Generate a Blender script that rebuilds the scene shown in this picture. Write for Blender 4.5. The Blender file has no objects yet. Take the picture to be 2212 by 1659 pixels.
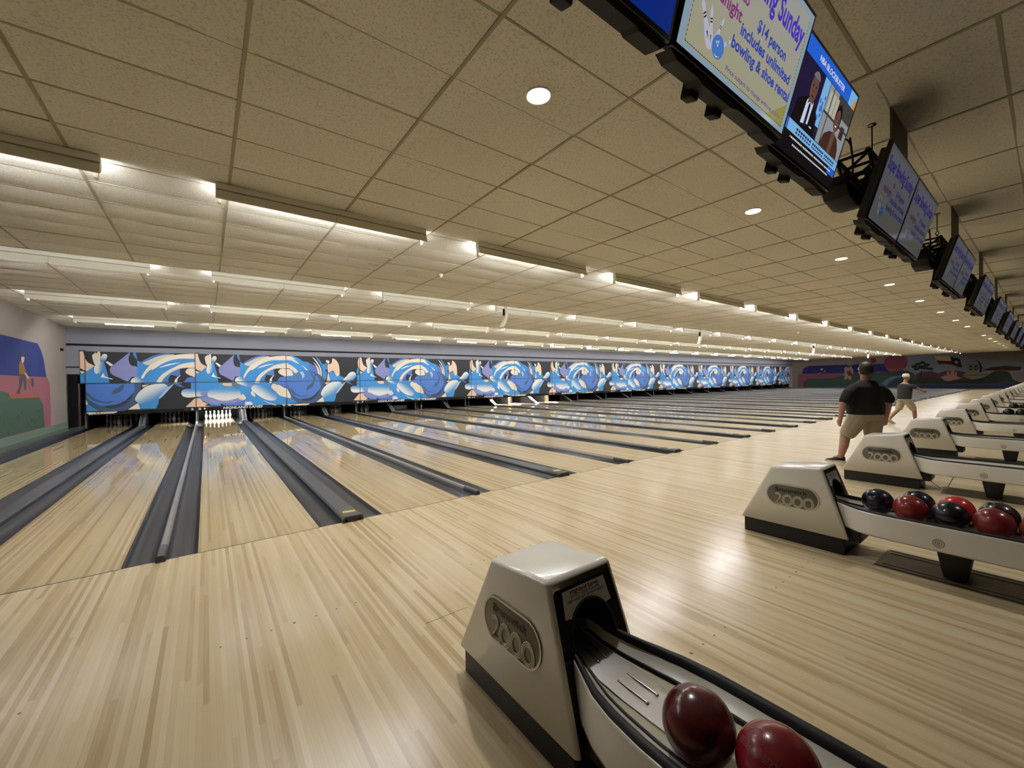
import bpy, bmesh, math, random
from mathutils import Vector, Matrix
from mathutils.geometry import tessellate_polygon
random.seed(7)
SC = bpy.context.scene
COL = SC.collection
# ------------------------------------------------------------------ camera, world, exposure
CAMX, CAMY, CAMZ = 0.3533, -4.831, 1.575
YAW, PITCH, ROLL, FPX = 0.6446, -0.0081, -0.0151, 878.82
cam = bpy.data.objects.new('camera', bpy.data.cameras.new('camera'))
COL.objects.link(cam)
fw = Vector((math.sin(YAW)*math.cos(PITCH), math.cos(YAW)*math.cos(PITCH), math.sin(PITCH)))
rt = Vector((math.cos(YAW), -math.sin(YAW), 0)); upv = rt.cross(fw)
r2 = rt*math.cos(ROLL)+upv*math.sin(ROLL); u2 = -rt*math.sin(ROLL)+upv*math.cos(ROLL)
cam.matrix_world = Matrix(((r2.x, u2.x, -fw.x, CAMX), (r2.y, u2.y, -fw.y, CAMY), (r2.z, u2.z, -fw.z, CAMZ), (0, 0, 0, 1)))
cam.data.sensor_width = 36.0; cam.data.lens = 36.0*FPX/2212.0
cam.data.clip_start = 0.05; cam.data.clip_end = 200
SC.camera = cam
W = bpy.data.worlds.new('hall_air'); SC.world = W; W.use_nodes = True
W.node_tree.nodes['Background'].inputs[0].default_value = (0.9, 0.85, 0.75, 1)
W.node_tree.nodes['Background'].inputs[1].default_value = 0.0
SC.view_settings.view_transform = 'Standard'; SC.view_settings.look = 'None'
SC.view_settings.exposure = 0.95; SC.view_settings.gamma = 1.0; SC.view_settings.use_curve_mapping = False
# lamp strengths (emission of the tubes, the recessed cans, the screens)
E_TUBE, E_CAN, E_MASK, E_PIN = 84.0, 860.0, 4.0, 700.0
# ------------------------------------------------------------------ plan of the hall (metres)
LW, GA, GB = 1.0541, 0.5289, 0.699           # lane width, narrow and wide gap between lanes
P = 2*LW+GA+GB                               # one pair of lanes
X2 = 0.0                                     # middle of the gap between lane 2 and lane 3
H = 3.78
XL, XR = -3.68, 64.4
YM = 16.6                                    # plane of the masking units
YB = -9.0
def lane_left(n):
    k, odd = divmod(n-3, 2); b = GA/2+k*P
    return b+(LW+GB if odd else 0)
XC = GA/2+LW+GB/2                            # middle of the wide gap 3|4
ORD = ('zeroth first second third fourth fifth sixth seventh eighth ninth tenth eleventh twelfth thirteenth fourteenth fifteenth sixteenth seventeenth eighteenth nineteenth twentieth').split()
TENS = {2: 'twenty', 3: 'thirty', 4: 'forty'}
def nth(n):
    if n <= 20: return ORD[n]
    if n % 10 == 0: return {30: 'thirtieth', 40: 'fortieth'}[n]
    return TENS[n//10]+'-'+ORD[n % 10]
# ------------------------------------------------------------------ helpers
def lin(c):
    return tuple(((x/255)/12.92 if x/255 <= 0.04045 else ((x/255+0.055)/1.055)**2.4) for x in c)
def newmat(name):
    m = bpy.data.materials.new(name); m.use_nodes = True
    nt = m.node_tree; b = nt.nodes['Principled BSDF']; return m, nt, b
def mat(name, rgb, rough=0.5, metal=0.0, spec=0.5, var=0.06, scale=8.0, coat=0.0, bump=0.0, bscale=60):
    m, nt, b = newmat(name)
    c = lin(rgb)
    n = nt.nodes.new('ShaderNodeTexNoise'); n.inputs['Scale'].default_value = scale; n.inputs['Detail'].default_value = 4
    tc = nt.nodes.new('ShaderNodeTexCoord'); nt.links.new(tc.outputs['Object'], n.inputs['Vector'])
    r = nt.nodes.new('ShaderNodeMix'); r.data_type = 'RGBA'
    r.inputs[6].default_value = tuple(x*(1-var) for x in c)+(1,); r.inputs[7].default_value = tuple(min(1, x*(1+var)) for x in c)+(1,)
    nt.links.new(n.outputs['Fac'], r.inputs[0]); nt.links.new(r.outputs[2], b.inputs['Base Color'])
    b.inputs['Roughness'].default_value = rough; b.inputs['Metallic'].default_value = metal
    b.inputs['Specular IOR Level'].default_value = spec
    b.inputs['Coat Weight'].default_value = coat
    if bump:
        n2 = nt.nodes.new('ShaderNodeTexNoise'); n2.inputs['Scale'].default_value = bscale
        nt.links.new(tc.outputs['Object'], n2.inputs['Vector'])
        bp = nt.nodes.new('ShaderNodeBump'); bp.inputs['Strength'].default_value = bump; bp.inputs['Distance'].default_value = 0.01
        nt.links.new(n2.outputs['Fac'], bp.inputs['Height']); nt.links.new(bp.outputs[0], b.inputs['Normal'])
    return m
def emat(name, rgb, strength, linear=False):
    m, nt, b = newmat(name)
    nt.nodes.remove(b); e = nt.nodes.new('ShaderNodeEmission')
    e.inputs[0].default_value = (rgb if linear else lin(rgb))+(1,); e.inputs[1].default_value = strength
    nt.links.new(e.outputs[0], nt.nodes['Material Output'].inputs[0]); return m
def printmat(name, rough=0.4, gain=1.0, emit=0.0):
    """ink printed on a panel or shown on a screen: the colour of every printed area is stored with its face"""
    m, nt, b = newmat(name)
    a = nt.nodes.new('ShaderNodeAttribute'); a.attribute_name = 'ink'
    if emit:
        nt.nodes.remove(b); e = nt.nodes.new('ShaderNodeEmission'); e.inputs[1].default_value = emit
        nt.links.new(a.outputs['Color'], e.inputs[0]); g = nt.nodes.new('ShaderNodeBsdfGlossy'); g.inputs['Roughness'].default_value = 0.12; g.inputs['Color'].default_value = (.05, .05, .05, 1)
        ad = nt.nodes.new('ShaderNodeAddShader'); nt.links.new(e.outputs[0], ad.inputs[0]); nt.links.new(g.outputs[0], ad.inputs[1])
        nt.links.new(ad.outputs[0], nt.nodes['Material Output'].inputs[0])
    else:
        n = nt.nodes.new('ShaderNodeTexNoise'); n.inputs['Scale'].default_value = 5
        mx = nt.nodes.new('ShaderNodeMix'); mx.data_type = 'RGBA'; mx.blend_type = 'MULTIPLY'; mx.inputs[0].default_value = 1
        rp = nt.nodes.new('ShaderNodeMapRange'); rp.inputs[3].default_value = gain*0.93; rp.inputs[4].default_value = gain*1.05
        nt.links.new(n.outputs['Fac'], rp.inputs[0]); nt.links.new(a.outputs['Color'], mx.inputs[6]); nt.links.new(rp.outputs[0], mx.inputs[7])
        nt.links.new(mx.outputs[2], b.inputs['Base Color']); b.inputs['Roughness'].default_value = rough; b.inputs['Specular IOR Level'].default_value = 0.25
    return m
class MB:
    def __init__(s): s.v = []; s.f = []; s.m = []; s.s = []; s.c = []
    def add(s, vs, fs, m=0, sm=False, col=None):
        o = len(s.v); s.v += [tuple(x) for x in vs]
        for f in fs: s.f.append([i+o for i in f]); s.m.append(m); s.s.append(sm); s.c.append(col)
    def box(s, x0, x1, y0, y1, z0, z1, m=0, col=None):
        s.add([(x0, y0, z0), (x1, y0, z0), (x1, y1, z0), (x0, y1, z0), (x0, y0, z1), (x1, y0, z1), (x1, y1, z1), (x0, y1, z1)],
              [(3, 2, 1, 0), (4, 5, 6, 7), (0, 1, 5, 4), (1, 2, 6, 5), (2, 3, 7, 6), (3, 0, 4, 7)], m, False, col)
    def quad(s, a, b, c, d, m=0, col=None): s.add([a, b, c, d], [(0, 1, 2, 3)], m, False, col)
    def flat(s, pts, fr, off=0.0, m=0, col=None, holes=()):
        o, u, w = fr; n = u.cross(w).normalized()
        loops = [[Vector((p[0], p[1], 0)) for p in pts]]+[[Vector((p[0], p[1], 0)) for p in h] for h in holes]
        tri = tessellate_polygon(loops); al = [p for l in loops for p in l]
        fs = []
        for t in tri:
            a, b, c = (al[i] for i in t)
            cr = (b-a).cross(c-a).z
            if abs(cr) < 1e-10: continue
            fs.append(tuple(t) if cr > 0 else tuple(reversed(t)))
        s.add([o+u*p.x+w*p.y+n*off for p in al], fs, m, False, col)
    def slab(s, pts, fr, d0, d1, m=0, col=None, sm=False):
        """outline pts extruded from depth d0 to d1 along the frame's normal, with both faces"""
        a = sum(p[0]*q[1]-q[0]*p[1] for p, q in zip(pts, pts[1:]+pts[:1]))
        if a < 0: pts = list(reversed(pts))
        o, u, w = fr; n = u.cross(w).normalized(); N = len(pts)
        s.flat(pts, fr, d1, m, col)
        s.flat(pts, (o, w, u), -d0, m, col) if False else s.add([o+u*p[0]+w*p[1]+n*d0 for p in pts], [], m)
        lo = [o+u*p[0]+w*p[1]+n*d0 for p in pts]; hi = [o+u*p[0]+w*p[1]+n*d1 for p in pts]
        s.add(lo+hi, [(i, (i+1) % N, N+(i+1) % N, N+i) for i in range(N)], m, sm, col)
        tri = tessellate_polygon([[Vector((p[0], p[1], 0)) for p in pts]])
        fs = []
        for t in tri:
            A, B, C = (Vector((pts[i][0], pts[i][1], 0)) for i in t); cr = (B-A).cross(C-A).z
            if abs(cr) > 1e-10: fs.append(tuple(reversed(t)) if cr > 0 else tuple(t))
        s.add(lo, fs, m, False, col)
    def tube(s, path, r, n=8, m=0, cap=True, sm=True):
        path = [Vector(p) for p in path]; K = len(path)
        rs = r if isinstance(r, (list, tuple)) else [r]*K
        T = [(path[min(i+1, K-1)]-path[max(i-1, 0)]).normalized() for i in range(K)]
        a = Vector((0, 0, 1)) if abs(T[0].z) < 0.9 else Vector((1, 0, 0))
        vs = []
        x = T[0].cross(a).normalized()
        for i in range(K):
            x = (x-T[i]*x.dot(T[i])).normalized(); y = T[i].cross(x)
            for j in range(n):
                t = 2*math.pi*j/n; vs.append(path[i]+(x*math.cos(t)+y*math.sin(t))*rs[i])
        fs = [(i*n+j, i*n+(j+1) % n, (i+1)*n+(j+1) % n, (i+1)*n+j) for i in range(K-1) for j in range(n)]
        s.add(vs, fs, m, sm)
        if cap:
            s.add(vs[:n], [tuple(reversed(range(n)))], m); s.add(vs[-n:], [tuple(range(n))], m)
    def lathe(s, prof, c, n=16, m=0, sm=True):
        c = Vector(c); vs = []
        for r, z in prof:
            for j in range(n):
                t = 2*math.pi*j/n; vs.append(c+Vector((r*math.cos(t), r*math.sin(t), z)))
        K = len(prof)
        s.add(vs, [(i*n+j, i*n+(j+1) % n, (i+1)*n+(j+1) % n, (i+1)*n+j) for i in range(K-1) for j in range(n)], m, sm)
    def ball(s, c, r, n=16, m=0, sy=1, sz=1):
        pr = [(r*math.sin(math.pi*i/n)+1e-5, -r*sz*math.cos(math.pi*i/n)) for i in range(n+1)]
        s.lathe(pr, c, 2*n, m)
    def ring(s, path, prof, m=0, sm=True, close=True):
        """sweep of a list of 3-D cross sections (all with the same count)"""
        n = len(path[0]); vs = [p for sec in path for p in sec]
        rng = range(n) if close else range(n-1)
        s.add(vs, [(i*n+j, i*n+(j+1) % n, (i+1)*n+(j+1) % n, (i+1)*n+j) for i in range(len(path)-1) for j in rng], m, sm)
    def build(s, name, mats, parent=None, origin=(0, 0, 0), bevel=0, seg=2, weld=False, recalc=False):
        me = bpy.data.meshes.new(name)
        ox, oy, oz = origin
        me.from_pydata([(x-ox, y-oy, z-oz) for x, y, z in s.v], [], s.f)
        if not isinstance(mats, (list, tuple)): mats = [mats]
        for m in mats: me.materials.append(m)
        me.polygons.foreach_set('material_index', s.m); me.polygons.foreach_set('use_smooth', s.s)
        if any(c is not None for c in s.c):
            at = me.color_attributes.new('ink', 'FLOAT_COLOR', 'CORNER'); buf = []
            for f, c in zip(s.f, s.c): buf += list((c or (1, 1, 1))+(1,))*len(f)
            at.data.foreach_set('color', buf)
        if bevel or weld or recalc:
            bm = bmesh.new(); bm.from_mesh(me)
            bmesh.ops.remove_doubles(bm, verts=bm.verts, dist=1e-5)
            if recalc: bmesh.ops.recalc_face_normals(bm, faces=bm.faces)
            if bevel:
                es = [e for e in bm.edges if len(e.link_faces) == 2 and e.calc_face_angle(0) > 0.5]
                bmesh.ops.bevel(bm, geom=es, offset=bevel, segments=seg, affect='EDGES', profile=0.5)
                for f in bm.faces: f.smooth = True
            bm.to_mesh(me); bm.free()
        me.update()
        o = bpy.data.objects.new(name, me); COL.objects.link(o)
        if parent is not None: o.parent = parent
        else: o.location = origin
        return o
def tag(o, label, cat, group=None, kind=None):
    o['label'] = label; o['category'] = cat
    if group: o['group'] = group
    if kind: o['kind'] = kind
    return o
def thing(name, label, cat, loc, group=None, rz=0):
    o = bpy.data.objects.new(name, None); COL.objects.link(o); o.location = loc; o.rotation_euler.z = rz
    o.empty_display_size = 0.1
    return tag(o, label, cat, group)
def struct(o, label=None):
    o['kind'] = 'structure'
    if label: o['label'] = label
    return o
def kids(o): return [c for c in bpy.data.objects if c.parent == o]
def copy_tree(o, parent=None):
    c = o.copy(); COL.objects.link(c)
    if parent is not None: c.parent = parent
    for ch in (KIDS[o.name] if o.name in KIDS else kids(o)): copy_tree(ch, c)
    return c
KIDS = {}
def dup(root, loc, label, group=None):
    c = copy_tree(root); c.location = loc; c['label'] = label
    if group: c['group'] = group
    return c
def smooth(pts, k=5):
    n = len(pts); out = []
    for i in range(n):
        p0, p1, p2, p3 = pts[i-1], pts[i], pts[(i+1) % n], pts[(i+2) % n]
        for j in range(k):
            t = j/k; t2 = t*t; t3 = t2*t
            out.append(tuple(0.5*(2*p1[a]+(p2[a]-p0[a])*t+(2*p0[a]-5*p1[a]+4*p2[a]-p3[a])*t2+(-p0[a]+3*p1[a]-3*p2[a]+p3[a])*t3) for a in (0, 1)))
    return out
def halfplane(pts, nx, ny, d):
    """keep nx*x+ny*y <= d"""
    out = []; n = len(pts)
    for i in range(n):
        p, q = pts[i], pts[(i+1) % n]; a = nx*p[0]+ny*p[1]-d; b = nx*q[0]+ny*q[1]-d
        if a <= 0: out.append(p)
        if (a < 0 < b) or (b < 0 < a):
            t = a/(a-b); out.append((p[0]+(q[0]-p[0])*t, p[1]+(q[1]-p[1])*t))
    return out
def clip(pts, x0, x1, y0, y1):
    for nx, ny, d in ((-1, 0, -x0), (1, 0, x1), (0, -1, -y0), (0, 1, y1)):
        if len(pts) < 3: return []
        pts = halfplane(pts, nx, ny, d)
    return pts if len(pts) > 2 else []
_TX = {}
def text2d(t, bold=0.0):
    if (t, bold) in _TX: return _TX[(t, bold)]
    cu = bpy.data.curves.new('t', 'FONT'); cu.body = t; cu.offset = bold; cu.resolution_u = 3
    o = bpy.data.objects.new('t', cu); COL.objects.link(o)
    me = o.to_mesh(); vs = [(v.co.x, v.co.y) for v in me.vertices]; fs = [tuple(p.vertices) for p in me.polygons]
    o.to_mesh_clear(); bpy.data.objects.remove(o); bpy.data.curves.remove(cu)
    x0 = min(v[0] for v in vs); x1 = max(v[0] for v in vs)
    vs = [((x-x0)/(x1-x0), y) for x, y in vs]
    out = []
    for f in fs:
        a = sum(vs[f[i]][0]*vs[f[(i+1) % len(f)]][1]-vs[f[(i+1) % len(f)]][0]*vs[f[i]][1] for i in range(len(f)))
        out.append(f if a > 0 else tuple(reversed(f)))
    _TX[(t, bold)] = (vs, out); return _TX[(t, bold)]
def put_text(mb, t, fr, x0, x1, y0, cap, off, m=0, col=None, bold=0.0, shear=0.0, rise=0.0):
    """text t between x0 and x1 on the frame, baseline y0, capital height cap"""
    vs, fs = text2d(t, bold); o, u, w = fr; n = u.cross(w).normalized(); k = cap/0.7
    mb.add([o+u*(x0+(x1-x0)*x+shear*y*k)+w*(y0+y*k+rise*x)+n*off for x, y in vs], fs, m, False, col)
def capsule(cx, cy, hw, hh, n=12):
    pts = []
    for i in range(n+1):
        t = -math.pi/2+math.pi*i/n; pts.append((cx+hw-hh+hh*math.cos(t), cy+hh*math.sin(t)))
    for i in range(n+1):
        t = math.pi/2+math.pi*i/n; pts.append((cx-hw+hh+hh*math.cos(t), cy+hh*math.sin(t)))
    return pts
def circ(cx, cy, r, n=20, ry=None):
    return [(cx+r*math.cos(2*math.pi*i/n), cy+(ry or r)*math.sin(2*math.pi*i/n)) for i in range(n)]
V = Vector
"""MATERIALS"""
def boards(name, w, length, light, mid, dark, rough, coat, grain, seed=0.0, wear=False):
    """strip flooring running down the hall: every strip and every length of it its own tint"""
    m, nt, b = newmat(name); N = nt.nodes; L = nt.links
    g = N.new('ShaderNodeNewGeometry'); sp = N.new('ShaderNodeSeparateXYZ'); L.new(g.outputs['Position'], sp.inputs[0])
    def math_(op, a, bb=None):
        q = N.new('ShaderNodeMath'); q.operation = op
        for i, x in enumerate((a, bb)):
            if x is None: continue
            if isinstance(x, (int, float)): q.inputs[i].default_value = x
            else: L.new(x, q.inputs[i])
        return q.outputs[0]
    sx = math_('DIVIDE', sp.outputs[0], w); ix = math_('FLOOR', sx); fx = math_('FRACT', sx)
    wn = N.new('ShaderNodeTexWhiteNoise'); wn.noise_dimensions = '1D'; L.new(math_('ADD', ix, seed), wn.inputs['W'])
    sy = math_('ADD', math_('DIVIDE', sp.outputs[1], length), math_('MULTIPLY', wn.outputs[0], 7.0)); iy = math_('FLOOR', sy)
    cb = N.new('ShaderNodeCombineXYZ'); L.new(ix, cb.inputs[0]); L.new(iy, cb.inputs[1])
    w2 = N.new('ShaderNodeTexWhiteNoise'); w2.noise_dimensions = '2D'; L.new(cb.outputs[0], w2.inputs['Vector'])
    mixv = math_('ADD', math_('MULTIPLY', wn.outputs[0], 0.62), math_('MULTIPLY', w2.outputs[0], 0.38))
    mp = N.new('ShaderNodeMapping'); mp.inputs['Scale'].default_value = (90, 3.0, 1); L.new(g.outputs['Position'], mp.inputs[0])
    ns = N.new('ShaderNodeTexNoise'); ns.inputs['Scale'].default_value = 1.0; ns.inputs['Detail'].default_value = 5; L.new(mp.outputs[0], ns.inputs['Vector'])
    mixv = math_('ADD', mixv, math_('MULTIPLY', math_('SUBTRACT', ns.outputs['Fac'], 0.5), grain))
    cr = N.new('ShaderNodeValToRGB'); L.new(mixv, cr.inputs[0]); e = cr.color_ramp.elements
    e[0].position = 0.12; e[0].color = lin(dark)+(1,); e[1].position = 0.85; e[1].color = lin(light)+(1,)
    k = cr.color_ramp.elements.new(0.42); k.color = lin(mid)+(1,)
    seam = math_('LESS_THAN', fx, 0.03); tint = N.new('ShaderNodeMix'); tint.data_type = 'RGBA'; tint.blend_type = 'MULTIPLY'
    L.new(math_('MULTIPLY', seam, 0.35), tint.inputs[0]); L.new(cr.outputs[0], tint.inputs[6]); tint.inputs[7].default_value = (.35, .28, .2, 1)
    L.new(tint.outputs[2], b.inputs['Base Color'])
    n3 = N.new('ShaderNodeTexNoise'); n3.inputs['Scale'].default_value = 1.7; L.new(g.outputs['Position'], n3.inputs['Vector'])
    mr = N.new('ShaderNodeMapRange'); mr.inputs[3].default_value = rough*0.7; mr.inputs[4].default_value = rough*1.2; L.new(n3.outputs['Fac'], mr.inputs[0])
    if wear:  # the heads by the foul line are scuffed, the rest of the lane is oiled and glossy
        wr = N.new('ShaderNodeMapRange'); wr.interpolation_type = 'SMOOTHSTEP'; wr.inputs[1].default_value = 1.0; wr.inputs[2].default_value = 5.5; wr.inputs[3].default_value = 0.20; wr.inputs[4].default_value = 0.0
        L.new(sp.outputs[1], wr.inputs[0]); L.new(math_('ADD', mr.outputs[0], wr.outputs[0]), b.inputs['Roughness'])
    else: L.new(mr.outputs[0], b.inputs['Roughness'])
    b.inputs['Coat Weight'].default_value = coat; b.inputs['Coat Roughness'].default_value = 0.04
    bp = N.new('ShaderNodeBump'); bp.inputs['Strength'].default_value = 0.05; bp.inputs['Distance'].default_value = 0.002
    L.new(w2.outputs[0], bp.inputs['Height'])
    if not wear: L.new(bp.outputs[0], b.inputs['Normal'])
    return m
M = {}
M['approach'] = boards('approach_maple', 0.0262, 1.3, (207, 191, 156), (197, 178, 140), (172, 150, 112), 0.24, 0.0, 0.30)
M['lane'] = boards('lane_maple', 0.0262, 2.2, (188, 170, 132), (178, 158, 119), (158, 136, 98), 0.045, 0.0, 0.25, seed=31, wear=True)
M['mark'] = mat('dark_inlay', (30, 22, 18), 0.4)
M['seam'] = mat('foul_line_dark', (42, 34, 26), 0.5, var=0.3, scale=30)
M['gutter'] = mat('gutter_plastic', (17, 19, 23), 0.32, var=0.5, scale=5)
M['cap'] = mat('cap_plastic', (58, 59, 63), 0.4, var=0.12, scale=6)
M['capl'] = mat('cap_plastic_pale', (128, 127, 126), 0.38, var=0.15, scale=7)
M['endblk'] = mat('end_block_rubber', (66, 66, 62), 0.55, var=0.1)
M['yellow'] = mat('yellow_warning_sticker', (214, 190, 40), 0.5, var=0.2, scale=20)
M['black'] = mat('matt_black', (14, 14, 15), 0.7, spec=0.12)
M['pitblack'] = mat('pit_black', (9, 9, 10), 0.85, spec=0.1)
M['blackgloss'] = mat('black_plastic', (16, 16, 17), 0.28, var=0.1)
M['rubber'] = mat('black_rubber', (13, 12, 11), 0.6, var=0.15)
M['brownblk'] = mat('brown_black_base', (19, 15, 12), 0.5, var=0.2)
M['cream'] = mat('cream_gelcoat', (226, 222, 210), 0.22, var=0.04, scale=3, coat=0.3)
M['creamin'] = mat('pale_inner_shell', (206, 203, 188), 0.3, var=0.05, scale=6)
M['bed'] = mat('cream_bed', (196, 190, 164), 0.4, var=0.06)
M['pewter'] = mat('pewter_badge', (112, 108, 94), 0.38, metal=0.6, var=0.08)
M['pewterpale'] = mat('pewter_raised_line', (206, 200, 180), 0.3, metal=0.3)  # paler pewter for the badge rim and numerals
M['badgeink'] = mat('dark_badge_lettering', (26, 20, 12), 0.5)
M['steel'] = mat('brushed_steel', (196, 196, 194), 0.36, metal=1.0, var=0.25, scale=9)
M['steelslot'] = mat('bright_steel_edge', (220, 220, 220), 0.15, metal=1.0)
M['chrome'] = mat('worn_chrome', (200, 204, 210), 0.25, metal=0.8, var=0.2)
M['white'] = mat('white_sign', (214, 214, 212), 0.5, var=0.02)
M['redink'] = mat('maroon_lettering', (120, 22, 30), 0.5)
M['blkink'] = mat('black_lettering', (26, 22, 22), 0.5)
M['tee'] = mat('ceiling_tee', (150, 142, 118), 0.5, var=0.05)
M['fixture'] = mat('fixture_enamel', (232, 228, 210), 0.4, var=0.06, scale=2)
M['fixturew'] = mat('fixture_white', (226, 222, 206), 0.4, var=0.03)
M['tube'] = emat('fluorescent_tube', (0.96, 0.97, 1.0), E_TUBE, True)
M['masktube'] = emat('mask_tube', (1.0, 0.97, 0.92), E_MASK, True)
M['canlamp'] = emat('recessed_lamp', (0.98, 0.97, 0.97), E_CAN, True)
M['pinlamp'] = emat('pin_lamp', (1.0, 0.98, 0.95), E_PIN, True)
M['cancup'] = mat('white_reflector_cup', (235, 236, 240), 0.25)
M['soffit'] = mat('lavender_grey_paint', (98, 99, 108), 0.7, var=0.05, scale=2)
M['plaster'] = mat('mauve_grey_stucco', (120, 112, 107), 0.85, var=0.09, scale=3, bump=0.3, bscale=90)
M['darkwall'] = mat('dark_brown_wall', (58, 48, 40), 0.8)
M['maroon'] = mat('maroon_post', (40, 18, 20), 0.5)
M['ink'] = printmat('mask_print', 0.6, 0.56)
M['paint'] = printmat('wall_paint', 0.85, 0.55); M['paintdim'] = printmat('wall_paint_dimmed', 0.85, 0.36)  # second copy is the same paint, darkened for light falloff on the right wall
M['plasterdim'] = mat('dimmed_stucco', (92, 84, 78), 0.85, var=0.12, scale=2, bump=0.3, bscale=90)  # the left wall's stucco with the light falloff put into its colour
M['screen'] = printmat('screen_picture', emit=0.40)
M['pin'] = mat('white_pin', (232, 230, 224), 0.25, var=0.02)
M['pinred'] = mat('pin_stripe_red', (150, 30, 34), 0.3)
M['tvblk'] = mat('tv_bezel', (16, 14, 14), 0.3)
M['tvback'] = mat('tv_back', (26, 26, 24), 0.5)
M['tvedge'] = mat('tv_grey_bottom_edge', (32, 31, 27), 0.6, spec=0.2)
M['trussblk'] = mat('truss_black', (15, 14, 13), 0.6, spec=0.25)
M['panelgrey'] = mat('hanging_plate_grey', (104, 100, 84), 0.6)
M['redled'] = emat('red_indicator', (1.0, 0.25, 0.2), 6, True)
M['reddim'] = mat('dim_red_indicator', (70, 20, 22), 0.4)
M['sidefloor'] = mat('side_deck_laminate', (96, 88, 74), 0.1, var=0.1)
M['woodcrate'] = mat('orange_brown_board', (168, 112, 66), 0.6, var=0.2, scale=12)
M['speaker'] = mat('cream_speaker_case', (208, 200, 178), 0.5)
M['concourse'] = mat('concourse_carpet', (60, 52, 46), 0.9)
def ceiling_mat():
    m, nt, b = newmat('fissured_ceiling_tile'); N = nt.nodes; L = nt.links
    g = N.new('ShaderNodeNewGeometry')
    n1 = N.new('ShaderNodeTexNoise'); n1.inputs['Scale'].default_value = 62; n1.inputs['Detail'].default_value = 3; L.new(g.outputs['Position'], n1.inputs['Vector'])
    r = N.new('ShaderNodeValToRGB'); L.new(n1.outputs['Fac'], r.inputs[0])
    c = lin((217, 213, 199)); e = r.color_ramp.elements
    e[0].position = 0.32; e[0].color = tuple(x*0.72 for x in c)+(1,); e[1].position = 0.5; e[1].color = c+(1,)
    n2 = N.new('ShaderNodeTexNoise'); n2.inputs['Scale'].default_value = 0.5; L.new(g.outputs['Position'], n2.inputs['Vector'])
    mr = N.new('ShaderNodeMapRange'); mr.inputs[1].default_value = 0.3; mr.inputs[2].default_value = 0.7; mr.inputs[3].default_value = 0.93; mr.inputs[4].default_value = 1.05; L.new(n2.outputs['Fac'], mr.inputs[0])
    mx = N.new('ShaderNodeMix'); mx.data_type = 'RGBA'; mx.blend_type = 'MULTIPLY'; mx.inputs[0].default_value = 1
    L.new(r.outputs[0], mx.inputs[6]); L.new(mr.outputs[0], mx.inputs[7])
    # soft dark spots on the tiles behind every pair of monitors
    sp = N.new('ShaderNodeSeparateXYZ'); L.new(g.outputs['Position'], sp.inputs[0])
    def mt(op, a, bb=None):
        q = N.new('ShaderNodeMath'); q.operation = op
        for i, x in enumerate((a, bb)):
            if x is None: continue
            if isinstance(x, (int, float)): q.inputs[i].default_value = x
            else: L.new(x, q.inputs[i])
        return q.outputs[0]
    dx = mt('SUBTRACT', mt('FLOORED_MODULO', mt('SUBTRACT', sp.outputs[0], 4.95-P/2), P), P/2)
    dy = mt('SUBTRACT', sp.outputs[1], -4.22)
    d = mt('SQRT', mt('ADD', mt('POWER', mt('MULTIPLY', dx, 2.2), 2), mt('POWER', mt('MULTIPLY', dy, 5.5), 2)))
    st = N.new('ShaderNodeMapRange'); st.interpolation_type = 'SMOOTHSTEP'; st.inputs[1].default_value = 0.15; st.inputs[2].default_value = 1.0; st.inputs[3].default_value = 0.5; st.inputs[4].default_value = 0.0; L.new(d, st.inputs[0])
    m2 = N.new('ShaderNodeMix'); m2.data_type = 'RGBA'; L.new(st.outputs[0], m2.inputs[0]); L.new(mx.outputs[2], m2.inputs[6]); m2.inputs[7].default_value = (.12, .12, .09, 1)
    L.new(m2.outputs[2], b.inputs['Base Color']); b.inputs['Roughness'].default_value = 0.9
    bp = N.new('ShaderNodeBump'); bp.inputs['Strength'].default_value = 0.35; bp.inputs['Distance'].default_value = 0.004
    L.new(n1.outputs['Fac'], bp.inputs['Height']); L.new(bp.outputs[0], b.inputs['Normal'])
    return m
M['tile'] = ceiling_mat()
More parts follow.
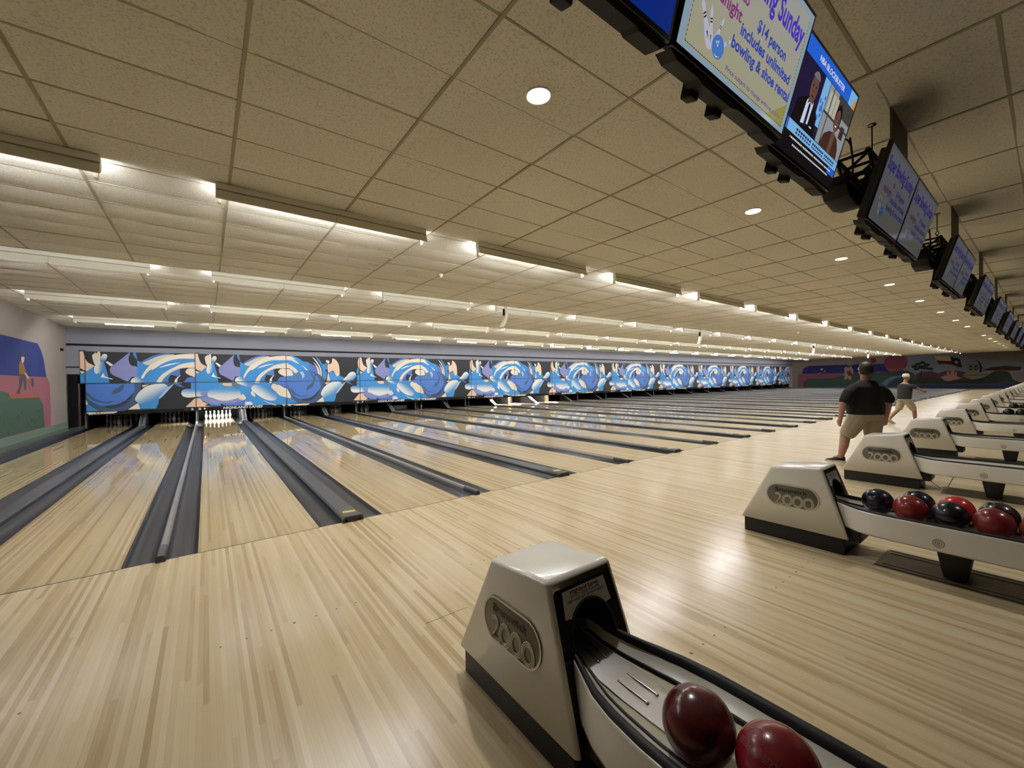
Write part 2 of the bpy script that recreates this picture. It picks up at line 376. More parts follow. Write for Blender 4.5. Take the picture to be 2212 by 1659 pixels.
ART = [('blue',0,((3.314,2.872),(3.609,2.898),(3.836,2.805),(4.047,2.651),(4.264,2.614),(4.388,2.415),(4.477,2.255),(4.679,2.093),(4.845,1.93),(4.975,1.765),(4.972,1.643),(3.293,1.666)),None),
('blue',0,((3.243,1.706),(3.852,1.698),(3.835,0.689),(3.693,0.676),(3.225,0.678)),None),
('cream',1,((3.263,2.861),(3.521,2.867),(3.625,2.811),(3.746,2.734),(3.519,2.75),(3.693,2.704),(3.884,2.529),(3.726,2.586),(3.57,2.672),(3.354,2.707),(3.26,2.709)),None),
('cream',1,((3.257,2.521),(3.351,2.513),(3.514,2.466),(3.721,2.31),(3.842,2.133),(3.735,2.074),(3.597,2.212),(3.477,2.299),(3.348,2.333),(3.254,2.337)),None),
('white',1,((3.964,2.471),(4.115,2.373),(4.239,2.234),(4.202,2.213),(4.079,2.372)),None),
('mid',0,((4.264,2.614),(4.518,2.457),(4.684,2.377),(4.775,2.215),(4.846,1.971),(4.678,2.053),(4.511,2.093),(4.402,2.174)),None),
('white',1,((4.451,2.849),(4.597,2.741),(4.742,2.52),(4.851,2.256),(4.864,1.93),(4.826,1.93),(4.794,2.256),(4.686,2.519),(4.541,2.74)),None),
('peach',1,((4.502,2.618),(4.648,2.458),(4.757,2.276),(4.79,2.012),(4.697,2.093),(4.646,2.357)),None),
('blue',1,((4.618,2.873),(4.747,2.764),(4.893,2.542),(4.984,2.298),(4.998,2.011),(4.975,1.806),(4.902,1.93),(4.888,2.256),(4.799,2.521)),None),
('blue',0,((4.931,2.522),(5.065,2.565),(5.16,2.525),(5.137,2.299),(5.021,2.237),(5.114,2.093),(5.091,1.846),(4.974,1.724)),None),
('peach',1,((5.16,2.505),(5.256,2.526),(5.335,2.61),(5.368,2.797),(5.475,2.778),(5.591,2.656),(5.666,2.469),(5.692,2.218),(5.677,1.967),(5.558,1.926),(5.425,2.176),(5.328,2.196),(5.153,2.114)),None),
('cream',1,((5.067,2.709),(5.221,2.681),(5.189,2.556),(5.104,2.607)),None),
('peach',0,((5.152,2.093),(5.209,2.01),(5.261,1.68),(5.088,1.682)),None),
('blue',0,((5.172,2.114),(5.328,2.186),(5.425,2.155),(5.558,1.926),(5.697,1.967),(5.975,1.818),(5.851,1.651),(5.264,1.659)),None),
('cream',0,((4.598,0.686),(4.865,0.909),(4.95,0.885),(4.956,0.686)),None),
('blue',0,((4.903,0.918),(5.229,0.978),(5.524,1.114),(5.491,0.886),(5.419,0.681),(4.946,0.691)),None),
('cream',1,((2.921,0.734),(3.31,0.664),(3.745,0.634),(4.302,0.628),(4.083,0.539),(3.48,0.509),(2.919,0.586)),None),
('slate',0,((4.987,1.386),(4.963,1.202),(4.898,1.029),(4.796,0.876),(4.663,0.75),(4.507,0.66),(4.334,0.607),(4.156,0.595),(3.98,0.623),(3.815,0.69),(3.67,0.792),(3.55,0.923),(3.462,1.076),(3.408,1.245),(3.392,1.421),(3.414,1.597),(3.474,1.763),(3.567,1.913),(3.692,2.038),(3.84,2.133),(4.007,2.193),(4.184,2.213),(4.362,2.194),(4.532,2.133),(4.686,2.036),(4.814,1.905),(4.911,1.747),(4.969,1.571)),None),
('ball',0,((4.809,1.502),(4.788,1.346),(4.732,1.199),(4.644,1.069),(4.529,0.962),(4.393,0.884),(4.243,0.839),(4.088,0.828),(3.934,0.851),(3.791,0.907),(3.663,0.993),(3.559,1.103),(3.481,1.234),(3.434,1.378),(3.42,1.528),(3.439,1.678),(3.491,1.819),(3.573,1.947),(3.682,2.054),(3.812,2.135),(3.958,2.186),(4.112,2.203),(4.267,2.186),(4.415,2.135),(4.548,2.052),(4.659,1.941),(4.743,1.808),(4.794,1.659)),None),
('slate',1,((3.461,1.371),(3.547,1.349),(3.701,1.148),(3.947,1.012),(4.236,1.042),(4.054,0.958),(3.752,1.028),(3.544,1.192)),None),
('dslate',1,((3.944,0.843),(4.307,0.909),(4.568,1.082),(4.759,1.32),(4.68,1.078),(4.49,0.862),(4.195,0.743)),None),
('slate',1,((4.168,1.274),(4.207,1.433),(4.355,1.551),(4.504,1.69),(4.473,1.468),(4.314,1.331)),None),
('teal',1,((3.484,1.742),(3.592,1.937),(3.735,2.054),(3.967,2.163),(3.983,2.014),(3.909,1.915),(3.677,1.789)),None),
('pale',1,((3.913,2.123),(4.039,2.153),(4.108,1.974),(4.033,1.835),(3.991,1.974)),None),
('slate',1,((4.329,2.174),(4.455,2.013),(4.524,1.75),(4.426,1.449),(4.487,1.75),(4.4,2.013)),None),
('slate',0,((4.53,2.093),(4.622,2.073),(4.561,1.729),(4.524,1.73)),None),
('slate',1,((4.678,2.053),(4.938,1.827),(4.99,1.54),(4.856,1.481),(4.841,1.726)),None),
('peach',0,((5.01,1.621),(5.222,1.649),(5.047,1.529)),None),
('G',1,((4.811,1.094),(4.91,1.316),(5.104,1.538),(5.318,1.638),(5.692,1.653),(5.789,1.526),(5.686,1.319),(5.505,1.115),(5.229,0.958),(4.94,0.896),(4.847,0.991)),[(5.103, 1.435), (5.385, 1.014)]),
('pale',1,((5.789,1.526),(5.911,1.629),(5.982,1.645),(5.868,1.483),(5.603,1.133),(5.504,1.094)),None),
('slate',0,((5.615,1.769),(5.852,1.693),(5.982,1.649),(5.809,1.536),(5.712,1.663)),None),
('mid',0,((5.972,1.639),(6.175,1.625),(6.316,1.485),(6.112,1.563)),None),
('G',1,((5.853,1.746),(6.017,1.923),(6.163,2.092),(6.328,2.156),(6.471,2.071),(6.489,1.921),(6.362,1.751),(6.175,1.668),(6.013,1.67)),[(6.12, 2.008), (6.34, 1.708)]),
('blue',1,((6.514,2.135),(6.584,2.35),(6.64,2.178),(6.574,2.006)),None),
('peach',1,((-0.084,2.645),(-0.042,2.825),(0.054,2.908),(0.096,2.879),(0.137,2.669),(0.214,2.489),(0.373,2.37),(0.307,2.288),(0.193,2.167),(-0.019,2.306),(-0.072,2.465)),None),
('cream',0,((-0.013,2.186),(0.144,2.136),(0.04,2.066)),None),
('blue',0,((-0.143,1.967),(-0.016,2.026),(0.193,2.167),(0.357,2.329),(0.572,2.514),(0.638,2.515),(0.729,2.044),(0.774,1.715),(0.797,1.612),(0.819,1.447),(-0.151,1.469)),None),
('cream',0,((0.323,2.733),(0.365,2.815),(0.414,2.827),(0.391,2.907),(0.449,2.817),(0.48,2.904),(0.537,2.901),(0.55,2.657),(0.539,2.514),(0.472,2.411),(0.398,2.39),(0.352,2.531)),None),
('G',1,((0.539,2.514),(0.638,2.515),(0.621,2.331),(0.566,2.167),(0.466,2.076),(0.401,2.086),(0.371,2.207),(0.389,2.35),(0.456,2.452)),[(0.421, 2.289), (0.617, 2.27)]),
('G',1,((0.567,2.718),(0.609,2.791),(0.676,2.813),(0.725,2.763),(0.715,2.66),(0.655,2.536),(0.572,2.514),(0.557,2.596)),[(0.642, 2.781), (0.621, 2.515)]),
('white',0,((0.671,2.516),(0.738,2.537),(0.886,2.405),(0.818,2.343)),None),
('white',0,((0.537,1.943),(0.614,2.106),(0.645,1.983),(0.727,1.921),(0.86,1.879),(0.851,1.854),(0.71,1.897),(0.628,1.918)),None),
('lav',1,((1.355,2.892),(1.317,2.692),(1.331,2.504),(1.398,2.379),(1.554,2.317),(1.566,1.958),(1.391,1.938),(1.275,1.771),(1.063,1.898),(0.862,2.023),(0.798,2.147),(0.8,2.271),(0.903,2.416),(1.144,2.668)),None),
('blue',1,((1.459,2.895),(1.52,2.896),(1.559,2.613),(1.491,2.717),(1.449,2.821)),None),
('blue',0,((1.559,2.591),(1.646,2.529),(1.912,2.405),(2.17,2.623),(2.486,2.737),(2.867,2.833),(3.413,2.868),(3.391,1.59),(1.826,1.616),(1.653,1.873),(1.548,1.958)),None),
('mid',1,((1.655,2.508),(1.844,2.66),(2.118,2.815),(2.47,2.9),(2.583,2.892),(2.32,2.788),(2.024,2.642),(1.716,2.488)),None),
('grey',1,((1.716,2.484),(1.933,2.619),(2.209,2.774),(2.544,2.847),(2.676,2.828),(2.318,2.69),(2.059,2.535),(1.912,2.401)),None),
('cream',1,((1.672,1.936),(1.764,2.148),(1.911,2.383),(2.169,2.601),(2.487,2.759),(2.867,2.855),(3.413,2.879),(3.41,2.7),(2.864,2.678),(2.578,2.608),(2.314,2.474),(2.018,2.277),(1.835,2.106),(1.715,1.883)),None),
('white',1,((1.981,2.234),(2.111,2.407),(2.39,2.561),(2.202,2.386),(2.017,2.23)),None),
('white',1,((2.201,2.3),(2.481,2.454),(2.861,2.513),(2.575,2.422)),None),
('cream',1,((2.098,1.643),(2.194,1.911),(2.383,2.127),(2.667,2.325),(2.957,2.481),(3.407,2.543),(3.404,2.316),(2.953,2.304),(2.665,2.193),(2.455,2.019),(2.303,1.824),(2.245,1.641)),None),
('mid',0,((2.263,1.652),(2.377,1.823),(2.606,2.084),(2.837,2.238),(2.851,1.951),(2.751,1.644)),None),
('dark',0,((2.837,2.26),(3.05,2.305),(3.403,2.307),(3.397,1.948),(3.102,1.905),(2.943,1.685),(2.713,1.656),(2.754,1.842),(2.851,1.951)),None),
('dark',0,((2.549,2.018),(2.756,1.974),(2.735,1.82),(2.637,1.646),(2.487,1.692),(2.471,1.844)),None),
('white',1,((2.656,1.689),(2.697,1.842),(2.872,2.017),(2.774,1.886),(2.742,1.688),(2.721,1.601),(2.627,1.602)),None),
('cream',1,((3.018,2.128),(3.108,2.272),(3.294,2.284),(3.522,2.24),(3.6,2.105),(3.587,1.97),(3.318,1.938),(3.142,2.005)),None),
('ball',0,((2.923,1.653),(3.062,1.884),(3.338,1.949),(3.637,1.97),(3.631,1.619)),None),
('blue',0,((-0.148,1.688),(3.392,1.634),(3.374,0.614),(0.84,0.693),(0.541,0.708),(0.173,0.978),(-0.152,1.449)),None),
('peach',0,((0.788,1.561),(0.957,1.667),(1.386,1.661),(1.297,1.561),(1.193,1.518),(0.989,1.536),(0.889,1.621)),None),
('mid',0,((2.618,1.642),(3.392,1.63),(3.386,1.32),(3.037,1.529),(2.864,1.576),(2.729,1.513)),None),
('lav',1,((0.03,1.044),(0.174,1.079),(0.401,1.091),(0.612,0.981),(0.877,0.898),(1.252,0.924),(1.479,0.989),(1.636,0.919),(1.617,0.793),(1.458,0.758),(1.027,0.757),(0.842,0.797),(0.608,0.776),(0.316,0.871),(0.173,0.978)),None),
('mid',0,((0.842,0.797),(1.284,0.787),(1.725,0.895),(1.722,0.725),(1.615,0.677),(0.84,0.693)),None),
('teal',1,((1.266,1.75),(1.438,1.664),(1.559,1.535),(1.522,1.431),(1.434,1.401),(1.33,1.456),(1.254,1.562)),None),
('G',1,((1.361,1.749),(1.407,1.875),(1.548,1.937),(1.688,1.872),(1.828,1.722),(2.079,1.568),(2.04,1.462),(1.878,1.476),(1.647,1.555),(1.438,1.654)),[(1.473, 1.664), (1.741, 1.829)]),
('lav',0,((1.844,1.573),(2.079,1.568),(2.003,1.387),(1.949,1.41)),None),
('G',1,((2.079,1.568),(2.298,1.543),(2.558,1.429),(2.801,1.247),(2.951,1.044),(2.91,0.89),(2.794,0.829),(2.548,0.872),(2.29,1.023),(2.073,1.224),(1.958,1.399)),[(2.291, 1.088), (2.558, 1.429)]),
('G',1,((0.437,1.344),(0.259,1.334),(0.052,1.394),(-0.183,1.44),(-0.338,1.434),(-0.431,1.377),(-0.464,1.26),(-0.405,1.139),(-0.251,1.084),(-0.032,1.096),(0.272,1.15),(0.402,1.152)),[(-0.188, 1.152), (-0.168, 1.43)]),
('lav',0,((0.081,1.219),(0.209,1.249),(0.13,1.312),(0.437,1.303),(0.401,1.107),(0.256,1.151)),None),
('G',1,((0.421,1.334),(0.553,1.392),(0.819,1.467),(1.124,1.471),(1.399,1.391),(1.546,1.282),(1.552,1.155),(1.497,1.03),(1.252,0.935),(0.978,0.894),(0.744,0.945),(0.547,1.045),(0.401,1.111)),[(0.946, 1.009), (0.97, 1.443)]),
('peach',0,((-0.335,0.698),(-0.033,1.042),(0.142,1.024),(0.235,0.895),(0.395,0.786),(0.281,0.715),(0.574,0.692),(0.28,0.678)),None),
('dark',0,((0.842,0.797),(1.042,0.669),(0.84,0.679)),None),
('cream',1,((1.462,0.99),(1.605,1.154),(1.675,1.13),(1.753,0.979),(1.636,0.898)),None),
('cream',1,((1.937,1.228),(2.001,1.302),(2.107,1.073),(2.051,1.042),(1.962,1.121)),None),
('white',0,((1.724,0.831),(1.939,0.822),(2.018,0.674),(1.703,0.668)),None),
('cream',1,((2.398,0.867),(2.734,0.7),(3.118,0.626),(3.614,0.592),(3.612,0.497),(3.117,0.544),(2.733,0.651)),None),
('cream',1,((2.728,1.447),(2.768,1.578),(2.864,1.598),(2.979,1.53),(3.037,1.551),(3.249,1.391),(3.367,1.343),(3.519,0.934),(3.223,0.99),(3.048,1.063),(2.897,1.244),(2.784,1.358)),None)]
# ================================================================== THE SETTING
GX, GY = 1.228, 0.600
gx0, gy0 = 1.824, -2.83
CANS = [(2.45+3.755*k, -2.44) for k in range(17)]+[(6.2+3.755*k, -6.35) for k in range(3)]
def build_ceiling():
    mb = MB(); y1 = YM+0.05
    i0 = math.floor((XL-gx0)/GX); i1 = math.ceil((XR-gx0)/GX); j0 = math.floor((YB-gy0)/GY); j1 = math.ceil((y1-gy0)/GY)
    cells = {}
    for n, (cx, cy) in enumerate(CANS): cells[(math.floor((cx-gx0)/GX), math.floor((cy-gy0)/GY))] = n
    vs = []; fs = []
    NX, NY = 4, 4
    for i in range(i0, i1):
        for j in range(j0, j1):
            xa = max(gx0+i*GX, XL); xb = min(gx0+(i+1)*GX, XR); ya = gy0+j*GY; yb = min(ya+GY, y1)
            if xb-xa < 0.03 or yb-ya < 0.03: continue
            if (i, j) in cells:
                c = CANS[cells[(i, j)]]
                mb.flat([(xa, ya), (xb, ya), (xb, yb), (xa, yb)], (V((0, 0, H+0.001)), V((0, 1, 0)), V((1, 0, 0))), 0, 0) if False else None
                loops = [[V((xa, ya, 0)), V((xb, ya, 0)), V((xb, yb, 0)), V((xa, yb, 0))], [V((p[0], p[1], 0)) for p in circ(c[0], c[1], 0.092, 24)]]
                al = [p for l in loops for p in l]
                for t in tessellate_polygon(loops):
                    a, b, cc = (al[q] for q in t); cr = (b-a).cross(cc-a).z
                    if abs(cr) < 1e-9: continue
                    mb.add([(p.x, p.y, H+0.001) for p in (a, b, cc)], [(0, 2, 1) if cr > 0 else (0, 1, 2)], 0)
                continue
            o = len(vs); sag = 0.016*random.uniform(0.55, 1.3)
            tx = random.uniform(-.002, .002); ty = random.uniform(-.003, .003)
            for b in range(NY+1):
                for a in range(NX+1):
                    p = 2*a/NX-1; q = 2*b/NY-1
                    vs.append((xa+(xb-xa)*a/NX, ya+(yb-ya)*b/NY, H+0.006-sag*(1-p*p)*(1-q*q)+tx*p+ty*q))
            for b in range(NY):
                for a in range(NX):
                    k = o+b*(NX+1)+a; fs.append((k, k+NX+1, k+NX+2, k+1))
    mb.add(vs, fs, 0, True)
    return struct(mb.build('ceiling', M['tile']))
build_ceiling()
def build_grid():
    mb = MB()
    i = math.floor((XL-gx0)/GX)
    while gx0+i*GX < XR:
        x = gx0+i*GX; i += 1
        if x > XL+.02: mb.box(x-.013, x+.013, YB, YM, H-.001, H+.012)
    j = math.floor((YB-gy0)/GY)+1
    while gy0+j*GY < YM:
        y = gy0+j*GY; j += 1; mb.box(XL, XR, y-.011, y+.011, H+.0035, H+.014)
    return struct(mb.build('trim_1', M['tee']), 'painted metal tee grid of the suspended ceiling')
build_grid()
# approach floor with its rows of inlaid dots
def build_floor():
    mb = MB(); mb.quad((XL, YB+3.6, 0), (XR, YB+3.6, 0), (XR, 0, 0), (XL, 0, 0), 0)
    up = (V((0, 0, 0)), V((1, 0, 0)), V((0, 1, 0)))
    for n in range(1, 41):
        x = lane_left(n)
        for i in range(7):
            for y in (-3.583, -0.10-1.72):
                mb.flat(circ(x+LW*(i+1)/8, y, 0.0075 if i != 3 else 0.010, 8), up, 0.0006, 1)
    for (xa, xb, y) in ((1.47, 1.78, -2.37), (5.0, 5.36, -2.59), (8.2, 8.6, -2.5)):
        mb.box(xa, xb, y-.002, y+.002, 0, 0.0007, 1)
    # the joint between the approach and the lanes
    mb.quad((XL, 0, 0), (XR, 0, 0), (XR, 0, -.12), (XL, 0, -.12), 1)
    return struct(mb.build('floor', [M['approach'], M['mark']]))
build_floor()
o = MB(); o.quad((XL, YB, 0), (XR, YB, 0), (XR, YB+3.6, 0), (XL, YB+3.6, 0)); struct(o.build('floor_concourse', M['concourse']))
o = MB(); o.box(XL, XR, 0, 19.8, -.14, -.1); struct(o.build('floor_under_lanes', M['pitblack']))
# side walls with their painted murals
def pal(**k): return {a: lin(b) for a, b in k.items()}
MUR = pal(blue=(44, 58, 128), blue2=(40, 46, 120), pink=(158, 98, 112), pink2=(150, 84, 100), green=(70, 98, 84), green2=(66, 88, 80), rust=(170, 96, 80), skin=(214, 190, 176), tan=(150, 112, 50), grey=(84, 74, 84), brown=(92, 60, 44),
          white=(218, 212, 206), red=(140, 40, 40), sun=(146, 70, 96), sun2=(172, 88, 88), sky=(150, 160, 178), tree=(40, 46, 38), hill=(104, 62, 72), castle=(206, 156, 140), bush=(58, 66, 52), bush2=(44, 46, 38), flagw=(222, 208, 176), flagr=(126, 22, 30), flagb=(40, 44, 62),
          house=(168, 156, 134), water=(62, 74, 100), waterl=(110, 128, 160), redhill=(88, 44, 44), arc=(120, 134, 178), teal=(52, 80, 84), mauve=(176, 150, 150))
def wall_mesh(x, s, shapes, name, y0, y1):
    mb = MB(); t = 0.15
    mb.box(min(x, x-s*t), max(x, x-s*t), y0, y1, -.12, H+.02, 0, (1, 1, 1))
    fr = (V((x, 0, 0)), V((0, s, 0)), V((0, 0, 1)))
    for k, (c, sm, pts) in enumerate(shapes):
        pts = [(s*p[0], p[1]) for p in pts]
        if sm: pts = smooth(pts, 4)
        mb.flat(pts, fr, 0.0015+0.0004*k, 1, MUR[c])
    return struct(mb.build(name, [M['plaster'], M['paint']] if s > 0 else [M['plasterdim'], M['paintdim']]))
LSH = [('blue', 0, [(-1, 2.91), (11.9, 2.91), (13.53, 2.91), (13.84, 2.72), (14.08, 2.45), (14.3, 1.9), (-1, 1.88)]),
 ('pink', 0, [(-1, 1.89), (14.35, 1.91), (14.62, 1.72), (14.67, .87), (14.6, .33), (-1, .33)]),
 ('rust', 0, [(11.15, 1.42), (13.5, 1.38), (13.55, 1.27), (11.3, 1.26)]),
 ('green', 0, [(-1, 1.55), (10.65, 1.51), (11.18, 1.46), (11.32, 1.31), (13.55, 1.28), (13.9, 1.05), (14.01, .36), (-1, .33)]),
 ('mauve', 0, [(14.63, .33), (14.66, .76), (14.9, .75), (15.19, .47), (15.51, .43), (15.5, .33)]),
 ('grey', 0, [(11.97, 1.98), (12.46, 1.98), (12.47, 1.52), (12.29, 1.53), (12.23, 1.8), (12.0, 1.5), (11.99, 1.42), (11.67, 1.43), (11.9, 1.6)]),
 ('tan', 0, [(11.95, 2.22), (12.09, 2.33), (12.27, 2.27), (12.45, 2.07), (12.47, 1.96), (11.93, 1.94)]),
 ('skin', 1, [(12.12, 2.36), (12.2, 2.47), (12.36, 2.44), (12.36, 2.37), (12.25, 2.26)]),
 ('brown', 1, [(12.1, 2.44), (12.15, 2.53), (12.24, 2.55), (12.36, 2.5), (12.36, 2.44), (12.2, 2.44)]),
 ('skin', 0, [(12.33, 1.99), (12.46, 2.0), (12.72, 1.86), (12.58, 1.83)]), ('grey', 0, [(12.86, 1.84), (13.09, 1.84), (13.07, 1.6), (12.89, 1.62)])]
rnd = random.Random(3)
for k in range(34):
    y = rnd.uniform(10, 13.5); z = rnd.uniform(.4, .95); r = rnd.uniform(.015, .045)
    LSH.append(('bush', 0, circ(y, z, r, 6, r*.8)))
wall_mesh(XL, 1, LSH, 'wall_left', YB, 19.8)
R_ = [('sky', 0, [(5.13, 3.74), (1.47, 3.77), (.26, 3.16), (-.6, 3.1), (-3.3, 2.6), (-3.3, 1.7), (5.2, 1.7)]),
 ('blue2', 0, [(15.46, 1.9), (15.42, 2.2), (15.3, 2.5), (15.11, 2.74), (14.68, 2.93), (10.66, 2.95), (6.61, 2.92), (6.6, 1.88)]),
 ('pink2', 0, [(15.95, .1), (15.94, 1.7), (15.85, 1.85), (15.62, 1.91), (7, 1.91), (7, .1)]),
 ('rust', 1, [(8, 1.9), (7.2, 1.95), (6.6, 1.4), (7.2, .9), (8.2, 1.2)]),
 ('sun', 0, circ(6.16, 3.02, 1.0, 36, 1.2)), ('sun2', 0, halfplane(circ(6.16, 3.02, .99, 36, 1.19), 0, 1, 2.35)),
 ('green2', 0, [(15.32, .1), (15.25, .88), (14.76, 1.24), (12.17, 1.26), (11.77, 1.42), (10.94, 1.58), (10.13, 1.85), (9.34, 1.84), (8.4, 1.8), (7.1, 1.97), (5.23, 2.05), (4.6, 1.7), (4.5, .1)]),
 ('hill', 0, [(4.6, .5), (4.54, 1.5), (4.08, 1.9), (3.18, 1.93), (2.75, 1.67), (2.19, 1.91), (1.47, 1.95), (.7, 1.74), (.2, 1.5), (.2, .5)]),
 ('house', 0, [(.66, 1.74), (.6, 2.0), (.62, 2.05), (.5, 2.52), (-.21, 2.49), (-.21, 1.78), (-.75, 1.68), (-2.5, 1.9), (-2.4, 1.0), (-.13, .78), (.98, 1.35)]),
 ('tree', 0, [(.45, 2.4), (.25, 2.4), (.25, 2.25), (.45, 2.25)]), ('tree', 0, [(.1, 2.4), (-.12, 2.4), (-.12, 2.25), (.1, 2.25)]), ('tree', 0, [(.45, 2.1), (.25, 2.1), (.25, 1.97), (.45, 1.97)]), ('tree', 0, [(.1, 2.1), (-.12, 2.1), (-.12, 1.97), (.1, 1.97)]),
 ('tree', 0, [(.58, 2.56), (-.25, 2.52), (-.25, 2.48), (.58, 2.5)]), ('tree', 0, [(.7, 2.2), (-.3, 2.18), (-.3, 2.13), (.7, 2.15)]), ('tree', 0, [(.98, 1.42), (-.8, 1.48), (-.8, 1.43), (.98, 1.37)]),
 ('tree', 0, [(-.05, 3.1), (-.3, 2.7), (-.45, 2.2), (-.4, 1.7), (-.25, 1.7), (-.25, 2.4)]),
 ('redhill', 0, [(-.44, 1.95), (-1.09, 2.22), (-2.01, 2.33), (-3.01, 2.15), (-2.9, 1.9), (-2.73, 1.82), (-.52, 1.89)]),
 ('castle', 0, [(2.58, 1.33), (2.3, 1.33), (2.29, 1.54), (2.2, 1.54), (2.19, 1.41), (2.08, 1.41), (2.07, 1.84), (1.88, 1.84), (1.87, 1.5), (1.78, 1.5), (1.8, 2.2), (1.72, 2.28), (1.56, 2.28), (1.5, 2.2), (1.52, 1.5), (1.47, 1.5), (1.46, 1.82), (1.34, 1.82), (1.32, 1.27), (.95, 1.15), (1.65, .85), (2.19, .8)]),
 ('bush', 1, [(5.2, .45), (4.54, 1.01), (4.08, 1.13), (3.6, 1.2), (3.19, 1.31), (2.8, 1.1), (2.32, .92), (1.9, .8), (1.48, .97), (.9, .9), (.26, .96), (-.52, 1.19), (-.9, 1.5), (-1.28, 1.81), (-1.8, 1.8), (-2.19, 1.67), (-2.4, .99), (-2.4, .4)]),
 ('water', 0, [(5.3, .49), (-1.35, .48), (-1.5, .77), (-2.37, .82), (-2.6, .5), (-2.6, .02), (5.3, .02)]), ('waterl', 0, [(5.3, .52), (-1.35, .51), (-1.35, .47), (5.3, .47)]),
 ('arc', 1, [(7.45, .45), (7.35, .63), (7.0, 1.05), (6.62, 1.33), (6.1, 1.45), (5.5, 1.47), (5.4, 1.4), (6.15, 1.2), (6.6, .8), (6.9, .3)]),
 ('teal', 1, [(6.87, .3), (6.6, .85), (6.15, 1.15), (5.5, 1.3), (5.2, 1.2), (5.2, .3)]),
 ('bush2', 0, [(4.2, 1.3), (4.05, 2.0), (3.98, 2.0), (4.02, 1.3)]),
 ('flagw', 0, [(3.0, 3.59), (2.5, 3.52), (1.84, 3.55), (1.68, 2.99), (2.2, 3.02), (2.83, 3.11)]), ('flagr', 0, [(2.83, 3.1), (2.2, 3.01), (1.68, 2.98), (1.64, 2.56), (2.1, 2.68), (2.66, 2.67)]), ('flagb', 0, [(1.84, 3.53), (1.5, 3.3), (1.12, 3.21), (1.04, 2.7), (.94, 2.23), (1.3, 2.35), (1.64, 2.56)]),
 ('flagw', 0, [(1.37+(.2 if i % 2 == 0 else .08)*math.sin(math.pi*i/5)*.85, 2.83+(.22 if i % 2 == 0 else .085)*math.cos(math.pi*i/5)) for i in range(10)]),
 ('mauve', 0, [(10.94, 1.19), (10.88, 2.08), (10.94, 2.49), (10.77, 2.69), (10.45, 2.76), (10.18, 2.73), (10.02, 2.12), (10.03, 1.78), (10.24, 1.59), (10.22, 1.05), (10.46, 1.05), (10.59, 1.39), (10.7, 1.05)]),
 ('mauve', 1, [(10.7, 2.92), (10.5, 3.0), (10.45, 3.15), (10.3, 3.15), (10.15, 3.02), (10.05, 2.9), (10.3, 2.88)]), ('sun', 0, [(10.75, 2.68), (10.5, 2.5), (10.2, 2.72), (10.25, 2.86), (10.5, 2.86)]),
 ('red', 1, [(10.67, 2.14), (10.5, 2.1), (10.34, 2.3), (10.3, 2.05), (10.2, 1.92), (10.1, 1.75), (10.2, 1.55), (10.45, 1.52), (10.59, 1.73)]),
 ('white', 0, [(13.73, 1.87), (13.4, 2.0), (13.3, 2.05), (13.68, 1.83)]), ('brown', 1, [(13.4, 2.05), (13.35, 2.28), (13.15, 2.35), (12.95, 2.2), (12.95, 2.1), (13.2, 2.0)]), ('white', 0, circ(13.25, 2.46, .14, 10, .12)), ('skin', 0, circ(12.92, 2.15, .07, 8)),
 ('red', 1, [(8.35, 3.1), (8.3, 3.55), (8.05, 3.65), (7.85, 3.45), (7.95, 3.1)])]
for (y, z, r, q) in ((3.94, 2.9, .25, .16), (4.3, 2.75, .25, .15), (4.6, 2.5, .3, .17), (3.6, 2.65, .28, .16), (3.35, 2.2, .3, .15), (4.0, 2.4, .4, .22), (4.45, 2.2, .25, .15), (3.7, 2.3, .3, .16)):
    R_.append(('tree', 1, [(y+r*math.cos(2*math.pi*i/9)*(1 if i % 2 else .8), z+q*math.sin(2*math.pi*i/9)) for i in range(9)]))
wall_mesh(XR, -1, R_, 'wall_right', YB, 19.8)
o = MB(); o.box(XL, XR, YB-.15, YB, -.12, H+.02); struct(o.build('wall_back', M['darkwall']))
# wall above the masking units, its black slot and the pit behind
o = MB(); o.box(XL, XR, YM+.03, YM+.15, 2.80, H+.02); struct(o.build('wall_front', M['soffit']))
o = MB(); o.box(XL+.02, XR, YM-.03, YM+.03, 3.10, 3.17); struct(o.build('trim_2', M['black']), 'black horizontal slot rail along the lavender wall')
o = MB(); o.box(XL, XR, 19.65, 19.8, -.12, 2.9); o.box(XL, XR, YM+.15, 19.7, 2.75, 2.80); struct(o.build('wall_pit', M['pitblack']), 'black wall behind the pins')
xe = 19*P+.0
o = MB(); o.box(xe+.02, XR, YM-.02, YM+.1, 0.1, 2.81); struct(o.build('wall_corner', M['plaster']))
# raised laminate deck between lane 1 and the left wall, and its painted baseboard
x1l = lane_left(1)
o = MB(); o.box(XL, x1l-.29, 0, 17.0, -.1, .13); struct(o.build('floor_side_deck', M['sidefloor']))
o = MB(); o.box(XL, XL+.02, 0, YM, .13, .34, 0); struct(o.build('baseboard_left', mat('painted_baseboard', (84, 104, 92), .6, var=.15, scale=1.5)))
o = MB(); o.box(19*P-.02, XR, 0, 17.0, -.1, .06); struct(o.build('floor_side_deck_far', M['sidefloor']))
